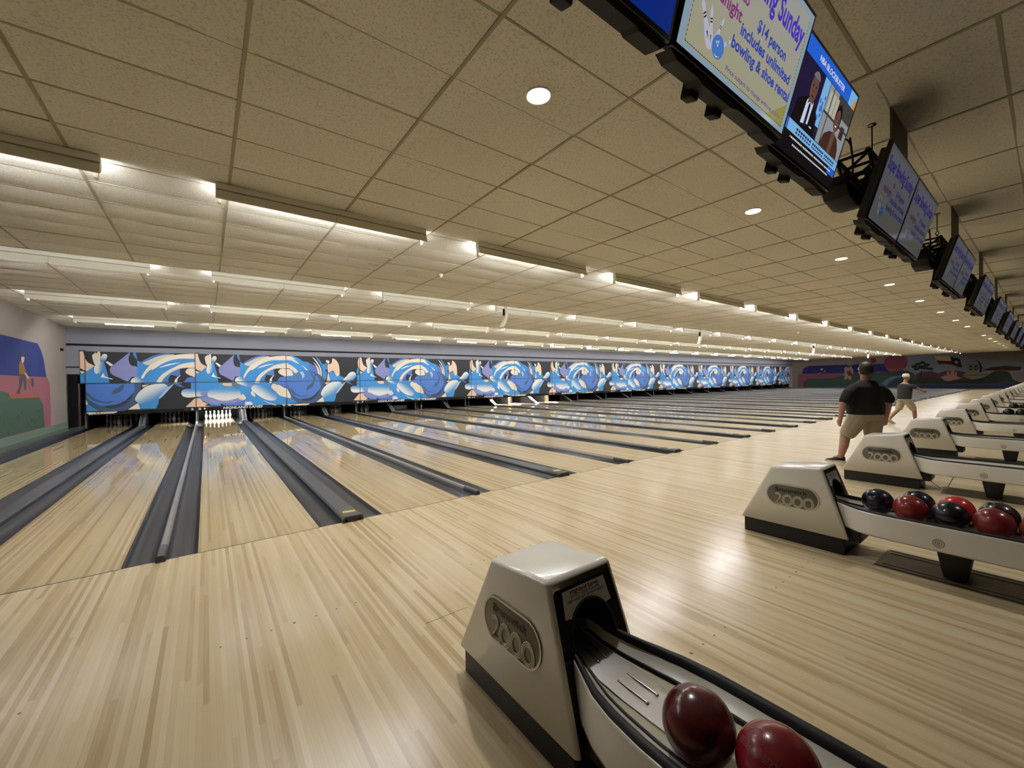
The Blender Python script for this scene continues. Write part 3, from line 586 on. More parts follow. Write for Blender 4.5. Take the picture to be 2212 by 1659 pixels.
# black service door beside the first masking unit
t = thing('service_door', 'black service door in the corner left of the masking units', 'door', ((-3.63), YM, .13))
o = MB(); o.box(XL+.03, -3.405, YM-.03, YM+.03, .13, 2.05); o.build('door_leaf', M['pitblack'], t, (-3.63, YM, .13), bevel=.004)
o = MB(); o.box(-3.40, -3.345, YM-.03, YM+.08, .1, 1.70); o.build('door_post', M['maroon'], t, (-3.63, YM, .13), bevel=.006)
o = MB(); o.box(XL, -3.345, YM+.02, YM+.1, 2.05, 2.81); struct(o.build('wall_door_head', M['soffit']))
o = MB(); o.box(XL, -3.36, YM-.06, YM+.02, 2.30, 2.33); tag(o.build('metal_bracket', M['black']), 'thin black metal bar between the left wall and the first masking unit', 'bracket')
o = MB(); o.box(XL, XL+.05, 15.9, 16.1, 2.86, 2.94); tag(o.build('wall_plate', M['black'], bevel=.004), 'small black plate high on the left wall near the corner', 'plate')
# ================================================================== LANES
def make_lane(n):
    x = lane_left(n); g = 'bowling lanes side by side'
    lab = 'polished maple bowling lane, %s from the left wall' % nth(n)
    t = thing('bowling_lane', lab, 'bowling lane', (x+LW/2, 0, 0), g); og = (x+LW/2, 0, 0)
    mb = MB(); mb.box(x, x+LW, 0.006, 19.2, -.1, 0, 0)
    up = (V((0, 0, 0)), V((1, 0, 0)), V((0, 1, 0)))
    for i in range(7):
        ax = x+LW*(i+1)/8; ay = 4.76-abs(i-3)*.165
        mb.flat([(ax-.014, ay-.1), (ax, ay-.07), (ax+.014, ay-.1), (ax, ay+.05)], up, .0008, 1)
    for dx in (.1, .16, .22, .28, .34):
        for s in (0, 1):
            ax = x+dx if s == 0 else x+LW-dx
            mb.flat(circ(ax, 2.13, .009, 8), up, .0008, 1)
    for ax, ay in ((.12, 11.0), (.35, 10.2), (.7, 10.2), (.93, 11.0)):
        mb.box(x+ax-.012, x+ax+.012, ay, ay+.9, 0, .0008, 1)
    mb.build('lane_surface', [M['lane'], M['mark']], t, og)
    mb = MB(); mb.box(x, x+LW, -.006, .006, -.02, .0012); mb.build('foul_line', M['seam'], t, og)
    for s in (-1, 1):
        xa = x-.006 if s < 0 else x+LW+.006
        sec = []
        for y in (.003, 1.0, 17.0, 19.2):
            dp = .052 if y < 17 else .06
            ring = [(xa, y, -.004)]
            for i in range(9):
                a = math.pi*i/8; ring.append((xa+s*(.114-.108*math.cos(a)), y, -.006-dp*math.sin(a)**.7))
            ring.append((xa+s*.226, y, -.004))
            sec.append(ring if s > 0 else list(reversed(ring)))
        mb = MB(); mb.ring(sec, None, 0, True, False); mb.build('gutter', M['gutter'], t, og)
    return t
for n in range(1, 41): make_lane(n)
# ------------------------------------------------------------------ cappings between the lanes
def cap_wide(k):
    xc = XC+(k-2)*P; og = (xc, 0, 0)
    a, b = 2*k-1, 2*k
    t = thing('ball_track_cover', 'wide grey ball track cover between the %s and %s lanes from the left wall' % (nth(a), nth(b)), 'lane capping', og, 'wide ball track covers')
    hw = .108
    pr = [(-hw, -.06), (-hw, .034), (-hw+.02, .052), (hw-.02, .052), (hw, .034), (hw, -.06)]
    mb = MB(); mb.slab(pr, (V((xc, .30, 0)), V((1, 0, 0)), V((0, 0, 1))), -16.0, 0)
    mb.build('cover', M['cap'], t, og)
    he = .118; mb = MB()
    pe = [(-he, -.02), (-he, .042), (-he+.03, .068), (he-.03, .068), (he, .042), (he, -.02)]
    mb.slab(pe, (V((xc, -.035, 0)), V((1, 0, 0)), V((0, 0, 1))), -.36, 0)
    e = mb.build('end_block', M['endblk'], t, og, bevel=.008)
    for s in (-.075, .075):
        m2 = MB(); m2.slab(circ(s, .022, .014, 12), (V((xc, -.035, 0)), V((1, 0, 0)), V((0, 0, 1))), -.004, .003); m2.build('bumper_socket', M['black'], e, og)
    mb = MB(); mb.flat([(-.075, .12), (.06, .10), (.075, .17), (-.06, .19)], (V((xc, 0, .0685)), V((1, 0, 0)), V((0, 1, 0))), .0008)
    for i in range(6): mb.flat([(-.055+i*.02, .135-.003*i), (-.04+i*.02, .133-.003*i), (-.04+i*.02, .15-.003*i), (-.055+i*.02, .152-.003*i)], (V((xc, 0, .0685)), V((1, 0, 0)), V((0, 1, 0))), .0012, 1)
    mb.build('warning_sticker', [M['yellow'], M['stk']], t, og)
    return t
M['stk'] = mat('sticker_olive', (160, 140, 44), .5)
for k in range(1, 21): cap_wide(k)
def cap_narrow(k):
    """between lane 2k and lane 2k+1"""
    xc = (k-1)*P; og = (xc, 0, 0)
    t = thing('lane_divider', 'narrow grey divider rail between the %s and %s lanes from the left wall' % (nth(2*k), nth(2*k+1)), 'lane capping', og, 'narrow divider rails')
    hw = .031
    pr = [(-hw, -.06), (-hw, .028), (-hw+.014, .048), (hw-.014, .048), (hw, .028), (hw, -.06)]
    mb = MB(); mb.slab(pr, (V((xc, .30, 0)), V((1, 0, 0)), V((0, 0, 1))), -17.0, 0); mb.build('rail', M['capl'], t, og)
    mb = MB(); he = .036; pe = [(-he, -.02), (-he, .036), (-he+.014, .060), (he-.014, .060), (he, .036), (he, -.02)]
    mb.slab(pe, (V((xc, -.04, 0)), V((1, 0, 0)), V((0, 0, 1))), -.34, 0); mb.build('end_block', M['endblk'], t, og, bevel=.006)
for k in range(1, 20): cap_narrow(k)
og = (x1l-.26, 0, 0)
mb = MB(); mb.box(x1l-.29, x1l-.232, .0, 17.0, -.1, .15); tag(mb.build('edge_capping', M['cap'], None, og, bevel=.008), 'grey edge capping along the first lane beside the left wall deck', 'lane capping')
mb = MB(); xx = lane_left(40)+LW+.232; mb.box(xx, xx+.06, .0, 17.0, -.1, .06); tag(mb.build('edge_capping', M['cap'], None, (xx, 0, 0), bevel=.008), 'grey edge capping beyond the last lane by the far mural wall', 'lane capping')
# ================================================================== MASKING UNITS
CP = {a: lin(b) for a, b in dict(dark=(34, 36, 44), blue=(58, 142, 212), mid=(84, 118, 196), ball=(76, 122, 202), slate=(66, 88, 124), dslate=(50, 60, 84), teal=(84, 122, 150), lav=(138, 142, 196), cream=(246, 232, 210), peach=(248, 212, 184), white=(246, 248, 250), pale=(168, 200, 232), grey=(214, 212, 196), black=(30, 30, 32)).items()}
G0, G1 = lin((240, 244, 238)), lin((70, 142, 208))
YF = YM
def art_panel(mb, x0, x1, z0, z1, px0, y, dk=0):
    """the printed swirl of balls and pins; px0 is where its four lane repeat starts"""
    fr = (V((0, y, 0)), V((1, 0, 0)), V((0, 0, 1)))
    lay = 0
    mb.flat([(x0, z0), (x1, z0), (x1, z1), (x0, z1)], fr, .0010, 1, CP['dark'])
    for rep in (px0, px0+2*P):
        for c, sm, pts, g in ART:
            lay += 1
            if sm: pts = smooth(list(pts), 4)
            pts = [(p[0]+rep, p[1]) for p in pts]
            if max(p[0] for p in pts) <= x0 or min(p[0] for p in pts) >= x1 or max(p[1] for p in pts) <= z0 or min(p[1] for p in pts) >= z1: continue
            q = clip(pts, x0, x1, z0, z1)
            if not q: continue
            off = .0012+.00015*(lay % 80)
            if c != 'G': mb.flat(q, fr, off, 1, CP[c]); continue
            (ax, az), (bx, bz) = g; ax += rep; bx += rep
            dx, dz = bx-ax, bz-az; l2 = dx*dx+dz*dz; NB = 9
            for i in range(NB+1):
                s = q
                if i > 0: s = halfplane(s, -dx, -dz, -(ax*dx+az*dz+l2*(i-.5)/NB))
                if len(s) > 2 and i < NB: s = halfplane(s, dx, dz, ax*dx+az*dz+l2*(i+.5)/NB)
                if len(s) < 3: continue
                k = i/NB; k = k*k*(3-2*k); mb.flat(s, fr, off, 1, tuple(a+(b-a)*k for a, b in zip(G0, G1)))
def mask(k):
    """masking unit over lanes 2k-1 and 2k"""
    xa, xb = (k-2)*P, (k-1)*P
    if k == 1: xa = -3.34
    og = ((xa+xb)/2, YM, 0)
    lab = 'swirl printed masking unit over the %s pair of lanes from the left' % nth(k)
    t = thing('masking_unit', lab, 'masking unit', og, 'masking units above the pins')
    g = .012
    AB = 0 if k % 2 == 0 else 1            # even k shows the first half of the repeat
    px = (k-2)*P-(P if AB else 0)
    pu = -P if k == 1 else px
    pu = (k-2)*P if k == 1 else px
    mb = MB(); mb.box(xa+g, xb-g, YM+.001, YM+.04, 1.722, 2.895, 0); art_panel(mb, xa+g, xb-g, 1.722, 2.895, pu, YM); mb.build('upper_panel', [M['black'], M['ink']], t, og)
    mb = MB(); xa2 = xa+(.13 if k == 1 else 0)
    mb.box(xa2+g, xb-g, YM+.001, YM+.04, .645, 1.690, 0); art_panel(mb, xa2+g, xb-g, .645, 1.690, px, YM); mb.build('lower_panel', [M['black'], M['ink']], t, og)
    mb = MB(); mb.box(xa2, xb, YM-.002, YM+.05, .505, .643, 0); fr = (V((0, YM-.002, 0)), V((1, 0, 0)), V((0, 0, 1)))
    for (c, sm, pts, gg) in ART:
        if c != 'cream': continue
        for rep in (px, px+2*P):
            q = clip([(p[0]+rep, p[1]) for p in (smooth(list(pts), 4) if sm else pts)], xa2, xb, .56, .645)
            if q: mb.flat(q, fr, .0008, 1, CP['cream'])
    if AB == 0: put_text(mb, 'HIGHLAND LANES', fr, xa+.92, xa+2.36, .548, .098, .003, 1, CP['white'], bold=.03, shear=.25)
    tr = mb.build('bottom_rail', [M['black'], M['ink']], t, og)
    for nn, xx, al in ((2*k-1, xa2+.07, 0), (2*k, xb-.17, 1)):
        w = .10 if nn < 10 else .17
        x0 = xx if al == 0 else xb-.07-w
        mb = MB(); put_text(mb, str(nn), fr, x0, x0+w, .556, .078, .004, 0, CP['white'], bold=.03); mb.build('lane_number', M['ink'], t, og)
        for j in range(2):
            cx = (x0+w+.12+j*.07) if al == 0 else (x0-.12-j*.07)
            lit = (nn == 3 and j == 0) or (nn in (9, 13, 17) and j == 0)
            mb = MB(); mb.slab(circ(cx, .598, .022, 10), fr, 0, .01); lo = mb.build('indicator_light', M['redled'] if lit else M['reddim'], t, og)
    mb = MB(); mb.box(xa2, xa2+.02, YM-.012, YM+.05, .505, 2.92); mb.box(xb-.013, xb+.013, YM-.010, YM+.05, .65, 2.92); mb.box(xa, xb, YM-.006, YM+.05, 1.692, 1.720); mb.box(xa, xa+.16, YM-.03, YM+.03, 2.895, 2.935)
    mb.build('frame', M['blackgloss'], t, og)
    return t
for k in range(1, 21): mask(k)
# the dark machines behind: ball lift covers on the wide gaps, kickback boards on the narrow ones
def lift_cover(k):
    xc = XC+(k-2)*P; og = (xc, 17.5, 0)
    t = thing('ball_lift_cover', 'sloping dark ball lift cover between the %s and %s lanes from the left' % (nth(2*k-1), nth(2*k)), 'ball lift cover', og, 'ball lift covers at the pin decks')
    pr = [(16.35, -.05), (16.35, .045), (17.42, .58), (17.6, 1.5), (19.6, 1.5), (19.6, -.05)]
    for s in (-1, 1):
        mb = MB(); mb.slab(pr, (V((xc+s*.10, 0, 0)), V((0, 1, 0)), V((0, 0, 1))), -.012, .012); mb.build('side_board', M['blackgloss'], t, og)
    mb = MB(); mb.add([(xc-.098, 16.34, .04), (xc+.098, 16.34, .04), (xc+.098, 17.42, .595), (xc-.098, 17.42, .595)], [(0, 1, 2, 3)])
    mb.add([(xc-.098, 16.36, .0), (xc+.098, 16.36, .0), (xc+.098, 16.34, .04), (xc-.098, 16.34, .04)], [(0, 1, 2, 3)])
    mb.build('metal_ramp', M['chrome'], t, og)
    mb = MB(); mb.box(xc-.018, xc+.018, 16.5, 16.6, .12, .15); mb.add([(xc-.02, 16.42, .086), (xc+.02, 16.42, .086), (xc+.02, 17.42, .604), (xc-.02, 17.42, .604)], [(0, 1, 2, 3)]); mb.build('ramp_rib', M['cap'], t, og)
for k in range(1, 21): lift_cover(k)
for k in range(0, 21):
    xc = (k-1)*P
    if k == 0: xc = x1l-.26
    if k == 20: xc = lane_left(40)+LW+.26
    nm = 'between the %s and %s lanes' % (nth(2*k), nth(2*k+1)) if 0 < k < 20 else ('beside the first lane' if k == 0 else 'beside the last lane')
    t = thing('kickback_board', 'dark kickback board '+nm+' from the left', 'kickback board', (xc, 17.6, 0), 'kickback boards at the pin decks')
    mb = MB(); mb.box(xc-.05, xc+.05, 17.35, 19.6, -.1, 1.2); mb.build('board', M['blackgloss'], t, (xc, 17.6, 0))
    mb = MB(); mb.box(xc-.02, xc+.02, 17.32, 17.35, .0, .62); mb.build('edge_strip', M['capl'], t, (xc, 17.6, 0))
# ------------------------------------------------------------------ pins
def make_pin():
    pr = [(.0005, 0), (.026, 0), (.029, .008), (.036, .03), (.048, .07), (.0565, .105), (.0605, .115), (.0575, .15), (.046, .2), (.033, .235), (.0245, .262), (.0235, .285), (.0265, .31), (.0315, .335), (.0325, .345), (.030, .362), (.021, .376), (.010, .3805), (.0005, .381)]
    t = thing('bowling_pin', '', 'bowling pin', (0, 0, 0))
    mb = MB(); mb.lathe(pr, (0, 0, 0), 16); mb.build('pin_body', M['pin'], t)
    for z, r in ((.250, .0292), (.285, .0242)):
        mb = MB(); mb.lathe([(r-.001, z-.005), (r+.0008, z-.003), (r+.0003, z+.004), (r-.002, z+.006)], (0, 0, 0), 16); mb.build('neck_stripe', M['pinred'], t)
    return t
SP = .3048
SPOT = []
for row in range(4):
    for c in range(row+1): SPOT.append((row, c, (c-row/2)*SP, 18.29+row*SP*.866))
ROWN = ['alone at the front', 'in the second row', 'in the third row', 'in the back row']
POS = {1: ['alone'], 2: ['on the left', 'on the right'], 3: ['on the left', 'in the middle', 'on the right'], 4: ['far left', 'second from left', 'third from left', 'far right']}
full = list(range(10))
PINS = {1: full, 2: full, 3: full, 4: full, 5: full, 6: full, 7: [0, 1, 2, 3, 4, 5, 6], 9: [3, 4, 7, 0], 10: [0, 2, 5, 9], 11: [1, 5, 8], 12: [0, 4], 13: [0, 2, 6], 14: [0, 1, 4, 5], 15: [0, 2, 5], 16: [0, 1, 2, 4], 17: [0, 1, 4], 18: [0, 2, 5], 19: [0, 1, 4], 20: [0, 2, 5], 21: [0, 1, 4], 22: [0, 2], 23: [0, 1], 24: [0, 2]}
pin0 = make_pin(); KIDS.update({o.name: kids(o) for o in [pin0]+kids(pin0)}); first = True
for n, lst in PINS.items():
    cx = lane_left(n)+LW/2
    for i in lst:
        row, c, dx, y = SPOT[i]
        lab = 'white bowling pin, %s %s, on the %s lane from the left' % (ROWN[row].replace('in the ', ''), POS[row+1][c], nth(n))
        if row == 0: lab = 'white bowling pin at the front of the set on the %s lane from the left' % nth(n)
        if first: pin0.location = (cx+dx, y, 0); pin0['label'] = lab; pin0['group'] = 'bowling pins under the masking units'; first = False
        else: dup(pin0, (cx+dx, y, 0), lab, 'bowling pins under the masking units')
# lamps over the pin decks that are switched on
for n in (3, 12, 13, 14):
    cx = lane_left(n)+LW/2
    t = thing('pin_deck_light', 'lit lamp hidden above the pins of the %s lane from the left wall' % nth(n), 'lamp', (cx, 17.35, 1.0))
    mb = MB(); mb.tube([(cx-.42, 17.3, .95), (cx+.42, 17.3, .95)], .02, 8); mb.build('tube', M['pinlamp'], t, (cx, 17.35, 1.0))
    mb = MB(); mb.slab([(17.2, 1.06), (17.28, 1.0), (17.42, 1.0), (17.5, 1.06)], (V((cx, 0, 0)), V((0, 1, 0)), V((0, 0, 1))), -.45, .45); mb.build('reflector', M['fixturew'], t, (cx, 17.35, 1.0))
# sweep bar down over the empty eighth lane; orange boards at the twelfth and fourteenth
cx = lane_left(8)+LW/2
t = thing('sweep_bar', 'black sweep bar lowered over the empty eighth lane deck', 'sweep bar', (cx, 17.9, 0))
mb = MB(); mb.box(cx-.5, cx+.5, 17.88, 17.93, .03, .26); mb.build('sweep_board', M['cap'], t, (cx, 17.9, 0), bevel=.006)
for s in (-1, 1):
    mb = MB(); mb.box(cx+s*.49-.02, cx+s*.49+.02, 17.86, 17.95, .02, .9); mb.build('sweep_arm', M['blackgloss'], t, (cx, 17.9, 0))
for xx, lab in ((lane_left(12)-.16, 'orange brown wooden board left of the twelfth lane pins'), (lane_left(13)-.17, 'orange brown wooden board left of the thirteenth lane pins'), (lane_left(15)-.17, 'orange brown wooden board left of the fifteenth lane pins'), (lane_left(26)-.17, 'orange brown wooden board left of the twenty-sixth lane pins')):
    mb = MB(); mb.box(xx-.09, xx+.05, 17.1, 17.24, .0, .62); tag(mb.build('wooden_board', M['woodcrate'], None, (xx, 17.1, 0), bevel=.006), lab, 'board')
# ================================================================== CEILING FITTINGS
def cache(o):
    KIDS[o.name] = kids(o)
    for c in KIDS[o.name]: cache(c)
ROWS = [(0.60, 'first'), (4.92, 'second'), (9.06, 'third'), (13.25, 'fourth')]
def make_strip(x, y):
    """fluorescent strip: channel, sloping reflector toward the bowlers, two tubes behind it"""
    og = (x, y, H); L = 2.46
    t = thing('strip_light', '', 'strip light', og)
    mb = MB(); mb.box(x, x+L, y, y+.085, H-.075, H-.002); mb.build('channel', M['fixture'], t, og, bevel=.004)
    mb = MB(); fr = (V((x, 0, 0)), V((0, 1, 0)), V((0, 0, 1)))
    mb.slab([(y+.006, H-.072), (y-.03, H-.185), (y-.026, H-.192), (y-.018, H-.188), (y+.016, H-.072)], fr, 0, L); mb.build('reflector', M['fixture'], t, og)
    for s in (0, 1):
        xx = x+s*(L-.012)
        mb = MB(); mb.slab([(y+.01, H-.07), (y-.028, H-.19), (y+.05, H-.15), (y+.085, H-.075)], (V((xx, 0, 0)), V((0, 1, 0)), V((0, 0, 1))), 0, .012) ; mb.build('end_plate', M['fixture'], t, og)
    mb = MB()
    mb.slab([(y-.0005, H-.19), (y+.001, H-.075), (y+.003, H-.075), (y+.003, H-.19)], (V((x+L/2-.002, -.03, 0)), V((0, 1, 0)), V((0, 0, 1))), 0, .004); mb.box(x+.005, x+L-.005, y-.003, y+.004, H-.085, H-.073); mb.build('joint_and_shadow_line', M['tee'], t, og)  # mid joint, plus a long dark strip painting the shadow line under the channel
    for s in (0, 1):
        mb = MB(); mb.tube([(x+.05+s*1.2, y+.10, H-.112), (x+1.21+s*1.2, y+.10, H-.112)], .019, 8); mb.build('tube', M['tube'], t, og)
    for s in (0, 1):
        mb = MB(); mb.box(x+.02+s*(L-.07), x+.05+s*(L-.07), y+.03, y+.09, H-.215, H-.07); mb.build('lampholder', M['fixturew'], t, og)
    return t
def strip_label(r, i): return 'cream fluorescent strip light in the %s row from the bowlers, %s from the left wall' % (ROWS[r][1], nth(i+1))
s0 = None
for r, (y, nm) in enumerate(ROWS):
    for i in range(20):
        x = .47+(i-1)*P*1.003
        if x+2.5 > 61.5: continue
        if s0 is None:
            s0 = make_strip(x, y); s0['label'] = strip_label(r, i); s0['group'] = 'fluorescent strips under the ceiling'; cache(s0)
        else: dup(s0, (x, y, H), strip_label(r, i))
# bare tubes close to the masking units
def make_masktube(x):
    og = (x, 14.2, H); t = thing('bare_tube_light', '', 'tube light', og)
    mb = MB(); mb.box(x-.01, x+1.25, 14.17, 14.23, H-.06, H-.002); mb.build('channel', M['fixturew'], t, og, bevel=.004)
    mb = MB(); mb.tube([(x, 14.2, H-.10), (x+1.22, 14.2, H-.10)], .019, 8); mb.build('tube', M['masktube'], t, og)
    for s in (0, 1): mb = MB(); mb.box(x-.012+s*1.22, x+.012+s*1.22, 14.18, 14.22, H-.125, H-.05); mb.build('lampholder', M['fixturew'], t, og)
    return t
m0 = None
for i in range(-1, 19):
    x = 1.03+i*P; lab = 'bright bare fluorescent tube before the masking units, %s from the left wall' % nth(i+2)
    if m0 is None: m0 = make_masktube(x); m0['label'] = lab; m0['group'] = 'bare tubes before the masking units'; cache(m0)
    else: dup(m0, (x, 14.2, H), lab)
# recessed cans over the approach
def make_can(x, y):
    og = (x, y, H); t = thing('recessed_downlight', '', 'downlight', og)
    mb = MB(); mb.lathe([(.089, .0), (.085, .02), (.078, .13), (.0005, .131)], (x, y, H), 24)
    cup = mb.build('reflector_cup', M['cancup'], t, og)
    mb = MB(); mb.lathe([(.104, .001), (.104, -.006), (.098, -.009), (.089, -.006), (.087, .002)], (x, y, H), 24); mb.build('trim_ring', M['fixture'], t, og)
    mb = MB(); mb.lathe([(.0005, .082), (.03, .084), (.05, .092), (.058, .105), (.05, .125)], (x, y, H), 16); mb.build('lamp_lens', M['canlamp'], t, og)
    return t
c0 = None
for i, (x, y) in enumerate(CANS):
    lab = 'lit round recessed downlight over the approach, %s from the camera' % nth(i+1) if i < 17 else 'lit round recessed downlight over the concourse behind the camera, %s from the left wall' % nth(i-16)
    if i == 0: c0 = make_can(x, y); c0['label'] = 'lit round recessed downlight nearest the camera'; c0['group'] = 'recessed downlights over the approach'; cache(c0)
    else: dup(c0, (x, y, H), lab)
# loudspeakers hung over the lanes
def make_speaker(x, y):
    og = (x, y, H); t = thing('hanging_speaker', '', 'loudspeaker', og)
    mid = [(-.02, -.16), (.0, -.30), (-.03, -.45), (-.10, -.60), (-.17, -.70)]
    secs = []
    for i, (dx, dz) in enumerate(mid):
        a = .06; b = .055
        secs.append([(x+dx-a, y+b, H+dz), (x+dx-a, y-b, H+dz), (x+dx+a*.6, y-b*1.25, H+dz+.01), (x+dx+a*.6, y+b*1.25, H+dz+.01)])
    mb = MB(); mb.ring(secs, None, 0, False)
    mb.add(secs[0], [(0, 1, 2, 3)]); mb.add(secs[-1], [(3, 2, 1, 0)]); mb.build('speaker_case', M['speaker'], t, og, bevel=.012, recalc=True)
    mb = MB(); mb.box(x-.10, x-.075, y-.03, y+.03, H-.36, H-.18); mb.build('bracket', M['black'], t, og)
    for s in (-.05, .01): mb = MB(); mb.tube([(x+s, y, H), (x+s, y, H-.17)], .006, 6); mb.build('hanger', M['trussblk'], t, og)
    return t
sp0 = None
for i, (x, y) in enumerate([(7.2, 4.5), (18.0, 4.6), (32.8, 4.75), (46.8, 4.9)]):
    lab = 'curved cream loudspeaker hanging from the ceiling, %s from the left wall' % nth(i+1)
    if sp0 is None: sp0 = make_speaker(x, y); sp0['label'] = lab; sp0['group'] = 'hanging loudspeakers'; cache(sp0)
    else: dup(sp0, (x, y, H), lab)
# small sensors and sprinklers
d0 = None
for i, (x, y, lab) in enumerate([(4.25, 2.72, 'small white sensor on the ceiling between the first and second light rows'), (4.98, 11.86, 'small white sensor on the ceiling near the masking units at left'), (11.4, 5.15, 'small white sensor on the ceiling beyond the first loudspeaker'), (15.7, 12.3, 'small sensor on the ceiling near the fourth light row'), (24.0, 2.8, 'small dark sensor on the ceiling beyond the second loudspeaker'), (27.5, 11.5, 'small sensor on the ceiling far down the hall'), (34.0, -1.0, 'small dark sensor on the ceiling over the far approach')]):
    if d0 is None:
        d0 = thing('ceiling_sensor', lab, 'sensor', (x, y, H), 'small sensors on the ceiling')
        mb = MB(); mb.lathe([(.045, 0), (.045, -.012), (.032, -.02), (.030, -.05), (.018, -.062), (.0005, -.064)], (x, y, H), 14); mb.build('sensor_body', M['fixturew'], d0, (x, y, H)); cache(d0)
    else: dup(d0, (x, y, H), lab)
for i, (x, y) in enumerate([(2.95, 2.25), (2.88, 2.75), (3.65, 2.82)]):
    mb = MB(); mb.lathe([(.10, -.003), (.10, -.010), (.088, -.012), (.085, -.004)], (x, y, H), 24); mb.lathe([(.085, -.005), (.0005, -.005)], (x, y, H), 24, 1)
    tag(mb.build('ceiling_ring', [M['tee'], M['tile']], None, (x, y, H)), 'round cream blanking ring on the ceiling, '+['nearest the first light row', 'left of the far pair', 'right of the far pair'][i], 'blanking ring', 'blanking rings on the ceiling')
# ================================================================== MONITORS
UPV = V((0, -.156, .517)); UPL = UPV.length; UPN = UPV.normalized(); NRM = V((1, 0, 0)).cross(UPN).normalized()
SCR = {a: lin(b) for a, b in dict(cream=(190, 186, 154), pale=(160, 186, 204), greyc=(184, 186, 182), olive=(180, 172, 80), purple=(88, 62, 214), purple2=(150, 60, 140), blue=(60, 80, 196), violet=(110, 84, 170), pinw=(214, 214, 236), ball=(84, 140, 226), blk=(14, 12, 18), navy=(4, 40, 130), white=(236, 240, 250), nblue=(36, 104, 226), suit=(14, 12, 18), shirt=(214, 222, 240), skin=(110, 76, 66), skin2=(92, 58, 50), hair=(120, 116, 120), hair2=(26, 20, 20), wall=(150, 156, 164), shelf=(70, 66, 62), book=(196, 190, 170), lblue=(130, 190, 240), orange=(220, 150, 60), brown=(70, 44, 34), dkblue=(30, 24, 60), flower=(70, 110, 200)).items()}
def dim(c, k): return tuple(x*k for x in c)
def tv_body(t, o, w, h, og, depth=.075, lugs=True):
    """bezel, back, grey lower edge and the two mount lugs of one monitor whose lower left corner is o"""
    fr = (o, V((1, 0, 0)), UPN); bz = .018
    mb = MB(); mb.slab([(0, 0), (w, 0), (w, h), (0, h)], fr, -.03, 0); b = mb.build('bezel', M['tvblk'], t, og, bevel=.004)
    mb = MB(); mb.slab([(.02, .02), (w-.02, .02), (w-.05, h-.03), (.05, h-.03)], fr, -depth, -.03); mb.build('back_cover', M['tvback'], t, og, bevel=.008)
    mb = MB(); pts = [(.01, -.004), (w-.01, -.004), (w-.03, -.03), (w*.82, -.03), (w*.80, -.022), (w*.55, -.022), (w*.5, -.034), (w*.25, -.034), (w*.22, -.024), (.06, -.024)]
    mb.slab(pts, fr, -depth-.01, -.012); mb.build('lower_edge', M['tvedge'], t, og)
    if lugs:
        for s in (.26, .46):
            mb = MB(); mb.slab([(w*s, -.062), (w*s+.06, -.062), (w*s+.066, .06), (w*s-.006, .06)], fr, -depth-.045, -depth+.01); mb.build('mount_lug', M['trussblk'], t, og, bevel=.006)
    return fr, bz
